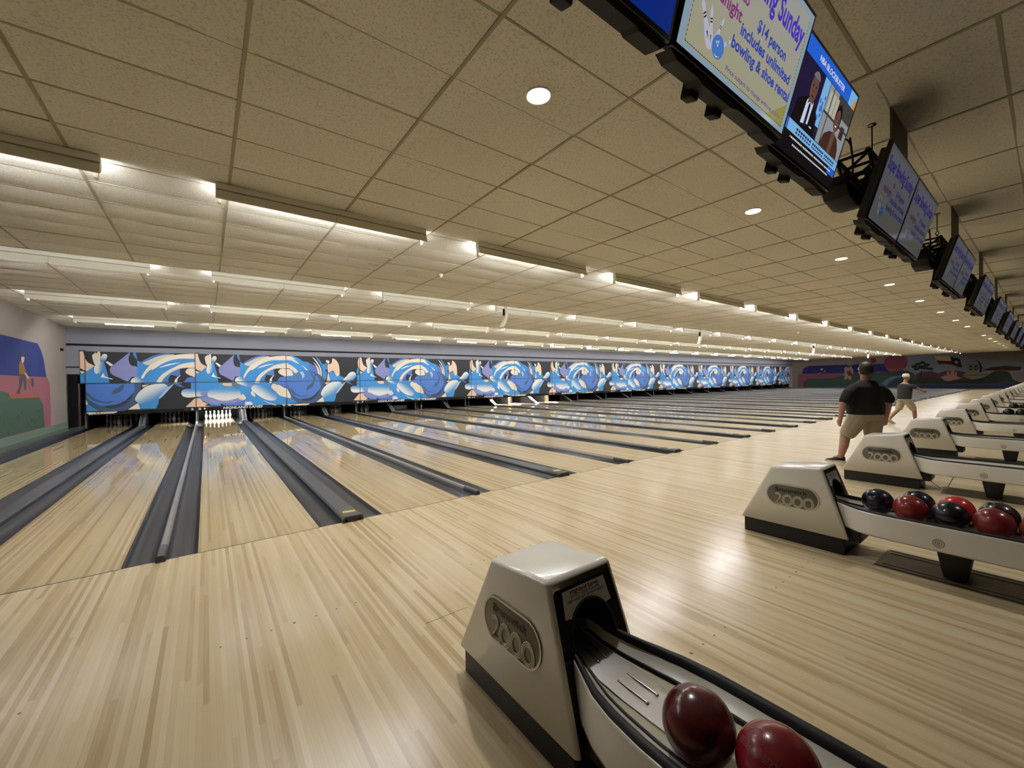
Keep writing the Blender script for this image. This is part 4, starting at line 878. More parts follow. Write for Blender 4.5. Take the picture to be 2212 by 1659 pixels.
def poster(mb, fr, x0, x1, t0, t1, k=1.0, detail=True):
    """the special offer picture; coordinates are fractions of the nearest monitor's screen"""
    o, u, w = fr; W0, H0 = x1-x0, t1-t0
    def X(s): return x0+(s-.018)/(1.02-.018)*W0
    def T(v): return t0+(v-.018)/(.535-.018)*H0
    c = lambda n: dim(SCR[n], k)
    def R(a, b, cc, d, n, off): mb.flat([(X(a), T(b)), (X(cc), T(b)), (X(cc), T(d)), (X(a), T(d))], fr, off, 0, c(n))
    if k < .5: SCR2 = dict(SCR, cream=lin((168, 168, 160)), greyc=lin((186, 186, 204)), pale=lin((170, 172, 190)), olive=lin((170, 168, 150)))  # far screens: grey reflections mixed into the picture colours
    else: SCR2 = SCR
    c = lambda n: dim(SCR2[n], k)
    R(.018, .018, 1.02, .535, 'pale', .0004)
    for i in range(8): # printed wash from grey at the top to olive at the foot
        a = i/8; b = (i+1)/8; m = tuple(p+(q-p)*(1-a) for p, q in zip(SCR2['greyc'], SCR2['cream']))
        mb.flat([(X(.06), T(.038+a*.477)), (X(.99), T(.038+a*.477)), (X(.99), T(.038+b*.477)), (X(.06), T(.038+b*.477))], fr, .0006, 0, dim(m, k))
    mb.flat([(X(.80), T(.038)), (X(.99), T(.038)), (X(.99), T(.14))], fr, .0007, 0, dim(SCR2['olive'], k*.9))
    if detail:
        for i in range(60):
            a = .065+i*.0155; R(a, .041, a+.009, .0445, 'blk', .0008)
        for i in range(30):
            b = .041+i*.0155; R(.063, b, .0665, b+.009, 'blk', .0008); R(.983, b, .9865, b+.009, 'blk', .0008)
    n = .0010
    put_text(mb, 'Super Bowling Sunday', fr, X(.06), X(.968), T(.385), .086*H0/.517, n, 0, c('purple'), bold=.03)
    put_text(mb, 'to', fr, X(.375), X(.432), T(.312), .042*H0/.517, n, 0, c('purple2'), bold=.025)
    put_text(mb, 'midnight', fr, X(.145), X(.404), T(.243), .045*H0/.517, n, 0, c('purple2'), bold=.025)
    put_text(mb, '$14 person', fr, X(.54), X(.848), T(.277), .042*H0/.517, n, 0, c('blue'), bold=.03)
    put_text(mb, 'includes unlimited', fr, X(.418), X(.946), T(.213), .042*H0/.517, n, 0, c('blue'), bold=.03)
    put_text(mb, 'bowling & shoe rental', fr, X(.373), X(.985), T(.150), .042*H0/.517, n, 0, c('blue'), bold=.03)
    if detail: put_text(mb, 'Price subject to change without notice', fr, X(.376), X(.950), T(.062), .018*H0/.517, n, 0, c('violet'), bold=.012)
    PN = [(-.10, 0), (-.13, .2), (-.09, .45), (-.05, .65), (-.07, .85), (0, 1), (.07, .85), (.05, .65), (.09, .45), (.13, .2), (.10, 0)]
    for (bx, by, tx, ty) in ((.225, .085, .112, .205), (.235, .08, .183, .212), (.25, .10, .285, .21), (.30, .115, .372, .165)):
        L = math.hypot(tx-bx, ty-by); dx, dy = (tx-bx)/L, (ty-by)/L
        mb.flat([(X(bx+dx*L*v+dy*L*p), T(by+dy*L*v-dx*L*p)) for p, v in PN], fr, n+.0001, 0, c('pinw'))
        for v in (.60, .67):
            mb.flat([(X(bx+dx*L*(v+e)+dy*L*p), T(by+dy*L*(v+e)-dx*L*p)) for p, e in ((-.055, 0), (.055, 0), (.055, .03), (-.055, .03))], fr, n+.0002, 0, c('blk'))
        mb.flat([(X(bx+dx*L*v+dy*L*p), T(by+dy*L*v-dx*L*p)) for p, v in ((.0, .14), (.025, .33), (-.025, .33))], fr, n+.0002, 0, c('blk'))
    mb.flat([(X(p[0]), T(p[1])) for p in circ(.285, .108, .047, 22, .040)], fr, n+.0004, 0, c('ball'))
    for a, b in ((.268, .12), (.282, .125), (.28, .112)): mb.flat([(X(p[0]), T(p[1])) for p in circ(a, b, .005, 8)], fr, n+.0005, 0, c('white'))
    mb.flat([(X(.262), T(.08)), (X(.285), T(.072)), (X(.312), T(.082)), (X(.285), T(.077))], fr, n+.0005, 0, c('white'))
TY, TZ = -4.0, 2.739
def make_tv(x, kind, lab, y=TY, z=TZ, w=.93, h=.54, bright=1.0):
    o = V((x, y, z)); og = (x, y, z)
    t = thing('hanging_monitor', lab, 'monitor', og, 'monitors hanging over the ball returns')
    fr, bz = tv_body(t, o, w, h, og)
    mb = MB()
    if kind == 'poster': poster(mb, fr, bz, w-bz, bz, h-bz, bright, bright > .5)
    elif kind == 'blue':
        mb.flat([(bz, bz), (w-bz, bz), (w-bz, h-bz), (bz, h-bz)], fr, .0004, 0, SCR['navy'])
    elif kind == 'news':
        c = SCR
        def R(a, b, cc, d, n, off): mb.flat([(a, b), (cc, b), (cc, d), (a, d)], fr, off, 0, c[n])
        R(bz, bz, w-bz, h-bz, 'blk', .0003)
        X0, X1 = bz+.006, w-bz-.006
        R(X0, .50, X1, h-bz, 'nblue', .0006); put_text(mb, 'NBA BLOCKBUSTER', fr, .30, .74, .525, .028, .0010, 0, c['white'], bold=.02)
        R(X0, .50, X0+.09, h-bz, 'lblue', .0008); mb.flat(circ(X0+.05, .535, .022, 10, .03), fr, .0010, 0, c['skin']); R(X0+.02, .50, X0+.08, .52, 'dkblue', .0011)
        R(X1-.13, .50, X1, h-bz, 'lblue', .0008); R(X1-.05, .50, X1, .55, 'orange', .0010)
        R(X0, .185, .53, .497, 'dkblue', .0006); R(.44, .25, .53, .497, 'lblue', .0007)
        for i in range(16): a = random.random(); b = random.random(); mb.flat(circ(.445+.07*a, .28+.13*b, .010, 7), fr, .0009+.00001*i, 0, c['flower'])
        mb.flat([(.15, .185), (.17, .29), (.27, .335), (.33, .345), (.42, .325), (.47, .28), (.49, .185)], fr, .0012, 0, c['suit'])
        mb.flat([(.275, .20), (.285, .32), (.33, .36), (.38, .33), (.375, .22)], fr, .0013, 0, c['shirt']); mb.flat([(.32, .20), (.322, .31), (.335, .325), (.35, .31), (.352, .20)], fr, .0014, 0, c['dkblue'])
        mb.flat([(.30, .345), (.30, .31), (.335, .325), (.37, .32), (.37, .36)], fr, .0015, 0, c['skin'])
        mb.flat(circ(.333, .395, .052, 20, .068), fr, .0016, 0, c['skin']); mb.flat([p for p in circ(.333, .43, .054, 20, .048) if p[1] > .432], fr, .0017, 0, c['hair'])
        for s in (.312, .355): mb.flat(circ(s, .405, .007, 8), fr, .0018, 0, c['hair2'])
        mb.flat([(.315, .358), (.352, .358), (.345, .351), (.322, .351)], fr, .0018, 0, c['hair2']); mb.flat([(.33, .40), (.337, .40), (.342, .375), (.325, .375)], fr, .0018, 0, c['skin2']); R(.405, .215, .44, .222, 'white', .0016)
        R(.536, .185, X1, .497, 'wall', .0006)
        for a in (.56, .62, .68): R(a, .36, a+.045, .47, 'book', .0008)
        R(.536, .345, X1, .358, 'shelf', .0009); R(.60, .185, .612, .497, 'shelf', .0009); R(.70, .40, X1, .497, 'shelf', .0007); R(.86, .30, .93, .37, 'brown', .0009)
        mb.flat([(.60, .185), (.63, .255), (.70, .29), (.78, .305), (.86, .285), (.91, .24), (.93, .185)], fr, .0012, 0, c['brown']); mb.flat([(.75, .185), (.745, .29), (.78, .315), (.81, .29), (.80, .185)], fr, .0013, 0, c['skin'])
        mb.flat(circ(.775, .385, .055, 20, .075), fr, .0015, 0, c['hair2']); mb.flat(circ(.772, .37, .043, 20, .060), fr, .0016, 0, c['skin'])
        for s in (.755, .79): mb.flat(circ(s, .38, .006, 8), fr, .0017, 0, c['hair2'])
        mb.flat([(.758, .342), (.788, .342), (.78, .333), (.765, .333)], fr, .0017, 0, c['white'])
        R(X0, bz, X1, .183, 'blk', .0018); R(X0+.115, .125, X1, .18, 'lblue', .0020); R(X0+.04, .125, X0+.112, .18, 'nblue', .0020); mb.flat(circ(X0+.08, .155, .015, 10), fr, .0022, 0, c['skin']); R(X0, .095, X1, .122, 'blk', .0020); R(X1-.13, .085, X1, .122, 'nblue', .0021)
        for i, (a, b) in enumerate(((.26, .5), (.52, .72), (.74, .93))): 
            for j in range(7): q = a+(b-a)*j/7; R(q, .153, q+(b-a)/7*.72, .165, 'dkblue', .0022); R(q, .137, q+(b-a)/7*.6, .146, 'dkblue', .0022)
        for j in range(34): q = .20+j*.021; R(q, .100, q+.014, .110, 'white' if j % 9 else 'olive', .0022)
        for j in range(26): q = .26+j*.024; R(q, .070, q+.016, .079, 'white', .0022)
    mb.build('screen', M['screen'], t, og)
    return t
make_tv(.855, 'blue', 'hanging monitor with a plain blue screen, cut by the top edge of the photo', -3.96, 2.85)
make_tv(1.80, 'poster', 'large hanging monitor nearest the camera with a purple and blue bowling offer on cream', -3.96, 2.85, 1.04, .565, .78)
make_tv(2.88, 'news', 'hanging monitor showing a news interview with two people under a blue banner', -3.885, 2.872, 1.005, .60, 1.0)
tv0 = None
for k in range(2, 20):
    for s in (0, 1):
        x = -2.374+k*P+s*.938
        lab = 'hanging monitor with a greyed bowling offer, %s of the %s pair beyond the news monitor' % ('nearer' if s == 0 else 'farther', nth(k-1))
        if tv0 is None:
            tv0 = make_tv(x, 'poster', lab, bright=.20); cache(tv0)
        else: dup(tv0, (x, TY, TZ), lab)
# the truss racks that carry them
def make_rack(k, arms=(.272, .458, 1.21, 1.396)):
    x0 = -2.374+k*P-.42; x1 = -2.374+k*P+1.95; og = (x0+.77, -3.86, 3.2)
    t = thing('monitor_truss', '', 'truss', og)
    def tube(name, a, b, r, parent=t): mb = MB(); mb.tube([a, b], r, 8); return mb.build(name, M['trussblk'], parent, og)
    x0 += .57; x1 -= .05
    ya, yb, yc, zt, zb = -3.98, -3.78, -3.88, 3.31, 3.165
    tube('chord', (x0, ya, zt), (x1, ya, zt), .021); tube('chord', (x0, yb, zt), (x1, yb, zt), .021); tube('chord', (x0, ya, zb), (x1, ya, zb), .016); tube('chord', (x0, yb, zb), (x1, yb, zb), .016)
    mb = MB(); n = 8
    for i in range(n):
        xa = x0+.03+(x1-x0-.06)*i/n; xb = x0+.03+(x1-x0-.06)*(i+1)/n
        for yy in (ya, yb):
            p, q = ((xa, yy, zt), (xb, yy, zb)) if i % 2 == 0 else ((xa, yy, zb), (xb, yy, zt))
            mb.tube([p, q], .012, 6)
        mb.tube([(xa, ya, zt), (xa, yb, zt)], .012, 6); mb.tube([(xa, ya, zb), (xa, yb, zb)], .012, 6); mb.tube([(xa, ya, zt), (xa, yb, zb)], .011, 6)
    mb.build('lattice', M['trussblk'], t, og)
    mb = MB(); mb.slab([(x0-.25, 3.02), (x0-.16, 2.95), (x0+.05, 2.92), (x0+.26, 2.96), (x0+.28, 3.10), (x0-.22, 3.10)], (V((0, -3.74, 0)), V((1, 0, 0)), V((0, 0, 1))), 0, .17); mb.build('equipment_box', M['trussblk'], t, og, bevel=.012)
    mb = MB(); mb.box(x0-.20, x0+.22, -3.92, -3.908, 3.03, 3.05); mb.build('box_stripe', M['cap'], t, og)
    mb = MB(); mb.box(x0+.05, x0+.22, -3.84, -3.76, 3.09, zb+.02); mb.build('box_bracket', M['trussblk'], t, og)
    mb = MB(); mb.box(x0+.43, x0+1.05, -4.04, -4.03, 3.30, H-.003); mb.build('hanging_plate', M['panelgrey'], t, og)
    xx = x0+.62
    mb = MB(); mb.tube([(xx, -3.88, zt+.23), (xx, -3.88, H-.01)], .005, 6); mb.lathe([(.03, H-.012), (.03, H-.003), (.0005, H-.003)], (xx, -3.88, 0), 10); mb.build('steel_cable', M['trussblk'], t, og)
    mb = MB()
    for j in range(5):
        zc = zt+.03+j*.042; mb.tube([(xx+(.016*math.cos(a) if j % 2 else 0), -3.88+(0 if j % 2 else .016*math.cos(a)), zc+.028*math.sin(a)) for a in [2*math.pi*q/10 for q in range(11)]], .005, 6, 0, False)
    mb.build('chain', M['cap'], t, og)
    mb = MB(); mb.tube([(xx, ya, zt+.01), (xx, -3.88, zt+.03), (xx, yb, zt+.01)], .01, 6); mb.build('sling', M['trussblk'], t, og)
    for dx in arms:
        xa = -2.374+k*P+dx; ey = .095 if k == 1 and dx > 1.9 else (.02 if k == 1 else 0)
        mb = MB(); mb.slab([(-3.94+ey, zb+.02), (-3.985+ey, zb+.02), (-3.945+ey, 2.77+(.11 if k == 1 else 0)), (-3.885+ey, 2.77+(.11 if k == 1 else 0))], (V((xa, 0, 0)), V((0, 1, 0)), V((0, 0, 1))), -.02, .02); mb.build('mount_arm', M['trussblk'], t, og)
    mb = MB(); mb.tube([(x0-.12, -3.9, 3.40), (x0-.05, -3.90, 3.25), (x0-.06, -3.90, 3.1)], .007, 6); mb.tube([(x0-.30, -3.9, 3.33), (x0-.18, -3.9, 3.36), (x0-.11, -3.9, 3.35)], .006, 6); mb.build('loose_wire', M['trussblk'], t, og)
    return t, og
rk0 = None
tag(make_rack(1, (-.107+.272, -.107+.458, .838+.30, .838+.508, 1.918+.291, 1.918+.492))[0], 'black lattice truss rack behind the blue and bowling offer monitors nearest the camera', 'truss', 'truss racks behind the monitors')
for k in range(2, 20):
    lab = 'black lattice truss behind the %s pair of greyed monitors from the camera' % nth(k-1)
    if rk0 is None: (rk0, rog) = make_rack(k); rk0['label'] = lab; rk0['group'] = 'truss racks behind the monitors'; cache(rk0)
    else: dup(rk0, (rog[0]+(k-2)*P, rog[1], rog[2]), lab)
# ================================================================== BALL RETURNS
def sprof(y):
    """how far the rack has opened out at y (it leaves the hood narrow and widens)"""
    pts = [(-3.50, .46), (-3.62, .50), (-3.72, .66), (-3.82, .83), (-3.92, .93), (-4.05, .99), (-4.2, 1.0), (-6, 1.0)]
    for (a, p), (b, q) in zip(pts, pts[1:]):
        if a >= y >= b: return p+(q-p)*(a-y)/(a-b)
    return 1.0
RY = [-3.50, -3.56, -3.62, -3.67, -3.72, -3.77, -3.82, -3.87, -3.92, -3.98, -4.05, -4.12, -4.2, -4.5, -5.0, -5.3]
def lift(y): return .045*max(0, min(1, (y+3.85)/.30))**1.5      # the track climbs a little into the hood
def sweep(sec, ys=RY, caps=True):
    """sec: cross section points (half width, z); swept along the rack"""
    out = []
    for y in ys:
        s = sprof(y); out.append([(XC+x*s if abs(x) < .30 else XC+x, y, z+lift(y)) for x, z in sec])
    return out
def make_return():
    og = (XC, -3.3, 0); x = XC
    t = thing('ball_return', '', 'ball return', og)
    # hood: tapered shell open at the back
    bm = bmesh.new(); hb, ht = .235, .20
    yz = [(-2.88, .145), (-3.145, .690), (-3.565, .735), (-3.765, .150)]
    L = [bm.verts.new((x-(ht if z > .5 else hb), y, z)) for y, z in yz]; R = [bm.verts.new((x+(ht if z > .5 else hb), y, z)) for y, z in yz]
    bm.faces.new(L); bm.faces.new(list(reversed(R)))
    for i in range(4): j = (i+1) % 4; bm.faces.new((L[j], L[i], R[i], R[j]))
    bmesh.ops.recalc_face_normals(bm, faces=bm.faces)
    es = [e for e in bm.edges if max(v.co.z for v in e.verts) > .5]
    bmesh.ops.bevel(bm, geom=es, offset=.022, segments=4, affect='EDGES', profile=.5)
    bkn = V((0, -.575, -.18)).normalized()
    bmesh.ops.recalc_face_normals(bm, faces=bm.faces)
    kill = [f for f in bm.faces if f.normal.dot(V((0, -.9463, .3235))) > .9985 or f.normal.z < -.9]
    bmesh.ops.delete(bm, geom=kill, context='FACES')
    me = bpy.data.meshes.new('hood_shell')
    for f in bm.faces: f.smooth = True
    bmesh.ops.translate(bm, verts=bm.verts, vec=(-og[0], -og[1], -og[2])); bm.to_mesh(me); bm.free(); me.materials.append(M['cream'])
    ho = bpy.data.objects.new('hood_shell', me); COL.objects.link(ho); ho.parent = t
    md = ho.modifiers.new('thickness', 'SOLIDIFY'); md.thickness = .008; md.offset = -1
    # badge on both flanks
    for s in (-1, 1):
        fr = (V((x+s*.2362, -3.3, .15)), V((0, s, 0)), V((-s*.035, 0, .56)).normalized())
        bo = MB(); bo.slab(capsule(.035*(-s) if s > 0 else .035, .283, .219, .105), fr, -.004, .004)
        c = .035 if s < 0 else -.035
        b = bo.build('badge', M['pewter'], t, og, bevel=.003)
        mb = MB(); out = capsule(c, .283, .219, .105); inn = capsule(c, .283, .209, .095)
        mb.flat(out, fr, .0062, 0, None, [inn]); mb.build('badge_rim', M['pewterpale'], b, og)
        mb = MB(); put_text(mb, 'Brunswick', fr, c-.14, c+.125, .317, .038, .0056, 0, None, bold=.03); mb.build('badge_lettering', M['badgeink'], b, og)
        mb = MB(); cx = c-.118
        def line(pts, r=.003): mb.tube([fr[0]+fr[1]*p+fr[2]*q+fr[1].cross(fr[2])*.0058 for p, q in pts], r, 5, 0)
        for j, g in enumerate((0, .008, .016)):
            R_2 = .030-g*.85
            arc = [(cx+R_2*math.cos(a), .268+R_2*math.sin(a)) for a in [math.pi-.55-i*(math.pi+.25)/10 for i in range(11)]]
            line(arc+[(cx-.030+g*1.9, .190+g*.95), (cx+.050, .190+g*.95)])
            for q in range(3):
                ex = c-.05+.085*q; rx, ry = .044-g, .052-g
                line([(ex+.015+rx*math.cos(2*math.pi*i/20), .242+ry*math.sin(2*math.pi*i/20)) for i in range(21)])
        mb.build('badge_numerals', M['pewterpale'], b, og)
    # back panel with the ball mouth and the notice
    fr = (V((x, -3.7675, .15)), V((1, 0, 0)), V((0, .20, .585)).normalized())
    arch = [(-.125, .06), (-.125, .34)]+[(-.125*math.cos(a), .36+.135*math.sin(a)) for a in [math.pi*i/12 for i in range(13)]]+[(.125, .34), (.125, .06)]
    pan = [(-.212, .01), (.212, .01), (.182, .545), (.176, .563), (.162, .572), (-.162, .572), (-.176, .563), (-.182, .545)]
    mb = MB(); mb.flat(pan, fr, -.006, 0, None, [arch]); mb.build('mouth_panel', M['blackgloss'], t, og)
    mb = MB(); o_, u_, w_ = fr; n_ = u_.cross(w_)
    a0 = [o_+u_*p+w_*q-n_*.006 for p, q in arch]; a1 = [o_+u_*p*.96+w_*(q*.98)-n_*.20 for p, q in arch]; N = len(arch)
    mb.add(a0+a1, [(i, i+1, N+i+1, N+i) for i in range(N-1)], 0, True); mb.flat([(p*.96, q*.98) for p, q in arch], fr, -.20); mb.build('mouth_tunnel', M['pitblack'], t, og)
    mb = MB(); mb.ring([[o_+u_*p*(1+e)+w_*(q if q < .3 else q+e*.1)+n_*d for p, q in arch] for e, d in ((0, -.008), (.01, -.002), (.07, -.002), (.09, -.006))], None, 0, True, False); mb.build('mouth_rim', M['blackgloss'], t, og)
    mb = MB(); mb.slab([(-.075, .39), (.02, .36), (.03, .41), (-.06, .43)], fr, -.10, -.07); mb.build('mouth_flap', M['rubber'], t, og, bevel=.004)
    sg = [(-.13, .558), (.13, .558), (.143, .452), (.128, .452)]+[(.118*math.cos(a), .398+.105*math.sin(a)) for a in [math.pi*(.16+.68*i/10) for i in range(11)]]+[(-.128, .452), (-.143, .452)]
    mb = MB(); mb.flat(sg, fr, -.0045, 0); sn = mb.build('notice_sticker', M['white'], t, og)
    mb = MB(); put_text(mb, 'Highland Lanes', fr, -.088, .090, .538, .0148, -.0038, 0, None, bold=.03); mb.build('notice_heading', M['redink'], sn, og)
    mb = MB(); put_text(mb, 'DO NOT CROSS FOUL LINE', fr, -.090, .092, .523, .0108, -.0038, 0, None, bold=.02); put_text(mb, 'KEEP HANDS OUT TO AVOID INJURY', fr, -.112, .114, .507, .0108, -.0038, 0, None, bold=.02); mb.build('notice_text', M['blkink'], sn, og)
    # plinth under the hood
    mb = MB(); mb.box(x-.215, x+.215, -3.73, -2.905, 0.0, .150); mb.build('plinth', M['brownblk'], t, og, bevel=.006)
    mb = MB(); mb.box(x-.17, x+.17, -3.83, -3.72, .12, .24); mb.build('drive_box', M['brownblk'], t, og, bevel=.012)
    # the rack
    for s in (-1, 1):
        sec = [(s*.262, .235), (s*.266, .25), (s*.263, .405), (s*.260, .420), (s*.256, .424), (s*.253, .41), (s*.250, .24)]
        if s > 0: sec = sec[::-1]
        mb = MB(); mb.ring(sweep(sec), None, 0, True); mb.add(sweep(sec)[-1], [tuple(range(len(sec)))] , 0); mb.build('side_rail', M['cream'], t, og)
        sec = [(s*.254, .395), (s*.254, .428), (s*.246, .438), (s*.232, .440), (s*.219, .432), (s*.212, .412), (s*.213, .390)]
        if s > 0: sec = sec[::-1]
        mb = MB(); mb.ring(sweep(sec), None, 0, True); mb.build('rubber_bumper', M['rubber'], t, og)
        sec = [(s*.216, .412), (s*.205, .402), (s*.178, .388), (s*.154, .379)]
        if s < 0: sec = sec[::-1]
        mb = MB(); mb.ring(sweep(sec), None, 0, True, False); mb.build('inner_slope', M['creamin'], t, og)
        sec = [(s*.160, .376), (s*.158, .384), (s*.150, .387), (s*.145, .383), (s*.143, .371)]
        if s < 0: sec = sec[::-1]
        mb = MB(); mb.ring(sweep(sec), None, 0, True, False); mb.build('rubber_strip', M['rubber'], t, og)
    sec = [(-.160, .370), (-.08, .367), (0, .365), (.08, .367), (.160, .370)]
    mb = MB(); mb.ring(sweep(sec), None, 0, True, False); mb.build('ball_bed', M['bed'], t, og)
    sec = [(-.252, .27), (.252, .27), (.252, .262), (-.252, .262)]
    mb = MB(); mb.ring(sweep(sec), None, 0, False); mb.build('under_tray', M['brownblk'], t, og)
    # steel ramp plate with slots
    ys = [-3.50, -3.62, -3.74, -3.86, -3.98, -4.06]
    secs = [[(x+px, y, .374+lift(y)+dz) for px, dz in ((-.088, -.001), (-.05, .0), (.05, .0), (.088, -.001))] for y in ys]
    secs[0] = [(x+(p[0]-x)*.6, p[1], p[2]) for p in secs[0]]; secs[1] = [(x+(p[0]-x)*.72, p[1], p[2]) for p in secs[1]]
    mb = MB(); mb.ring(secs, None, 0, True, False); pl = mb.build('steel_plate', M['steel'], t, og)
    for px in (-.03, .032):
        for ya, yb in ((-3.79, -3.92), (-3.60, -3.68)):
            za, zb = .3765+lift(ya), .3765+lift(yb); k = 1 if ya < -3.7 else .75
            mb = MB(); mb.tube([(x+px*k, ya, za), (x+px*k, yb, zb)], .0035, 6); mb.lathe([(.008, .0), (.008, .003), (.004, .005), (.0005, .005)], (x+px*k, yb-.004, zb-.002), 10); mb.build('plate_slot', M['steelslot'], pl, og)
    mb = MB()
    # emblem rings and legs
    for s in (-1, 1):
        fr = (V((x+s*.2655, -4.31, .300)), V((0, s, 0)), V((0, 0, 1)))
        mb = MB()
        for r in (.033, .020, .009): mb.flat(circ(0, 0, r, 22), fr, .001, 0, None, [circ(0, 0, r-.005, 22)])
        mb.build('ring_emblem', M['ringbrown'], t, og)
    for yy in (-4.38, -5.1):
        mb = MB(); mb.add([(x-.19, yy+.10, .262), (x+.19, yy+.10, .262), (x+.19, yy-.10, .262), (x-.19, yy-.10, .262), (x-.15, yy+.06, .012), (x+.15, yy+.06, .012), (x+.15, yy-.06, .012), (x-.15, yy-.06, .012)], [(0, 1, 2, 3), (7, 6, 5, 4), (0, 4, 5, 1), (1, 5, 6, 2), (2, 6, 7, 3), (3, 7, 4, 0)])
        mb.build('rack_leg', M['brownblk'], t, og, bevel=.008, recalc=True)
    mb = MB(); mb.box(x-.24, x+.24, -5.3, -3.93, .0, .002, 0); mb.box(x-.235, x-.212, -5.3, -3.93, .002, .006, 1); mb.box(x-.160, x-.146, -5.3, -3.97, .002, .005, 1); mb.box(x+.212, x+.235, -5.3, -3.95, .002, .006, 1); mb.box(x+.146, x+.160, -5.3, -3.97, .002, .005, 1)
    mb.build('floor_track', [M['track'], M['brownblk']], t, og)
    return t, og
M['ringbrown'] = mat('brown_ring_emblem', (140, 104, 72), .4)
M['track'] = mat('shaded_worn_brown_track', (112, 94, 66), .45, var=.25, scale=4)  # brown track plank with the shadow under the rack mixed into its colour
ret0 = None
for k in range(1, 20):
    st = {1: 'holding two dark red balls', 2: 'holding a row of red and dark balls', 6: 'with dark balls at the edge of the photo', 7: 'with maroon balls at the edge of the photo'}.get(k, 'with its rack empty')
    lab = ('cream ball return nearest the camera, ' if k == 1 else 'cream ball return, %s from the camera, ' % nth(k))+st
    if ret0 is None: ret0, retog = make_return(); ret0['label'] = lab; ret0['group'] = 'ball returns in a row along the approach'; cache(ret0)
    else: dup(ret0, (retog[0]+(k-1)*P, retog[1], 0), lab)
mb = MB(); xk = XC+2*P-.2
mb.tube([(xk, -3.80, .235), (xk-.03, -3.85, .13), (xk-.05, -3.93, .07), (xk-.03, -4.0, .10), (xk, -4.05, .24)], .004, 6)
tag(mb.build('hanging_cable', M['trussblk'], None, (xk, -3.9, 0)), 'thin black cable looping below the third ball return rack', 'cable')
# ================================================================== BOWLING BALLS
def ballmat(name, a, b, rough=.24):
    m, nt, bs = newmat(name); n = nt.nodes.new('ShaderNodeTexNoise'); n.inputs['Scale'].default_value = 9; n.inputs['Detail'].default_value = 6; n.inputs['Distortion'].default_value = 1.2
    tc = nt.nodes.new('ShaderNodeTexCoord'); nt.links.new(tc.outputs['Object'], n.inputs['Vector'])
    r = nt.nodes.new('ShaderNodeValToRGB'); nt.links.new(n.outputs['Fac'], r.inputs[0]); e = r.color_ramp.elements
    e[0].position = .35; e[0].color = lin(a)+(1,); e[1].position = .65; e[1].color = lin(b)+(1,)
    nt.links.new(r.outputs[0], bs.inputs['Base Color']); bs.inputs['Roughness'].default_value = rough; bs.inputs['Coat Weight'].default_value = .25; bs.inputs['Coat Roughness'].default_value = .08
    return m
BM = dict(oxblood=ballmat('oxblood_ball', (74, 22, 24), (104, 30, 30)), crimson=ballmat('crimson_ball', (118, 20, 34), (146, 30, 44)), navy=ballmat('navy_black_ball', (22, 22, 34), (38, 34, 54)), black=ballmat('black_ball', (20, 22, 26), (32, 34, 40)),
          red=ballmat('bright_red_ball', (196, 40, 44), (214, 58, 58)), brick=ballmat('brick_red_ball', (120, 34, 36), (150, 52, 48)), brown=ballmat('amber_brown_ball', (120, 56, 30), (160, 86, 48)), maroon=ballmat('maroon_black_ball', (48, 26, 32), (60, 34, 40)))
BR = .1085
def make_ball(c, m, lab, holes=None):
    t = thing('bowling_ball', lab, 'bowling ball', c, 'bowling balls on the racks')
    mb = MB(); mb.ball(c, BR, 20); mb.build('ball_shell', BM[m], t, c)
    d = V(holes or (.3, .4, .8)).normalized(); a = d.cross(V((0, 0, 1))).normalized(); b = d.cross(a)
    for i, (p, q) in enumerate(((-.12, .1), (.12, .1), (0, -.5))):
        v = (d+a*p+b*q).normalized(); e = v.cross(V((.3, .1, .9))).normalized(); f = v.cross(e)
        mb = MB(); N = 12; cc = V(c)
        def rg(r, h): return [cc+v*h+(e*math.cos(2*math.pi*j/N)+f*math.sin(2*math.pi*j/N))*r for j in range(N)]
        mb.ring([rg(.0145, BR-.0008), rg(.0125, BR+.0004), rg(.011, BR-.001+.0003)], None, 0, True); mb.add(rg(.0125, BR+.00035), [tuple(range(N))]); mb.build('finger_hole', M['black'], t, c)
    return t
make_ball((1.585, -4.150, .474), 'oxblood', 'dark oxblood red bowling ball resting nearest the hood of the front rack', (-.2, .6, -.7))
b2 = make_ball((1.622, -4.364, .474), 'crimson', 'crimson bowling ball with engraved lettering, second on the front rack', (.5, -.3, -.8))
# engraved maker's word and head emblem on the crimson ball
mb = MB(); c = V((1.622, -4.364, .474)); d = (V((CAMX, CAMY, CAMZ))-c).normalized()
uu = (r2-d*r2.dot(d)).normalized(); ww = d.cross(uu)
def onball(p, q): return c+(uu*p+ww*q+d*math.sqrt(max(.02, 1-p*p-q*q)))*(BR+.0006)
vs, fs = text2d('EBONITE', .01); eds = {}
for f in fs:
    for i in range(len(f)):
        kx = tuple(sorted((f[i], f[(i+1) % len(f)]))); eds[kx] = eds.get(kx, 0)+1
def onword(p): return onball(-.72+.66*p[0]+.17*p[1], .54-.68*p[0]+.16*p[1])
for (i, j), cnt in eds.items():
    if cnt == 1: mb.tube([onword(vs[i]), onword(vs[j])], .0005, 4, 0, False)
def curve(pts):
    q = smooth([pts[0]]+pts+[pts[-1]], 5)[5:-10]
    for i in range(len(q)-1): mb.tube([onball(*q[i]), onball(*q[i+1])], .0005, 4, 0, False)
curve([(-.54, .70), (-.46, .74), (-.38, .76), (-.22, .77), (-.08, .68), (-.05, .55), (-.14, .44), (-.26, .42)]); curve([(-.54, .70), (-.47, .64), (-.43, .54), (-.36, .46)]); curve([(-.38, .66), (-.26, .63), (-.20, .53), (-.30, .57), (-.38, .66)])
mb.build('engraving', mat('pale_engraving', (190, 110, 112), .4), b2, tuple(c))
X5 = XC+P
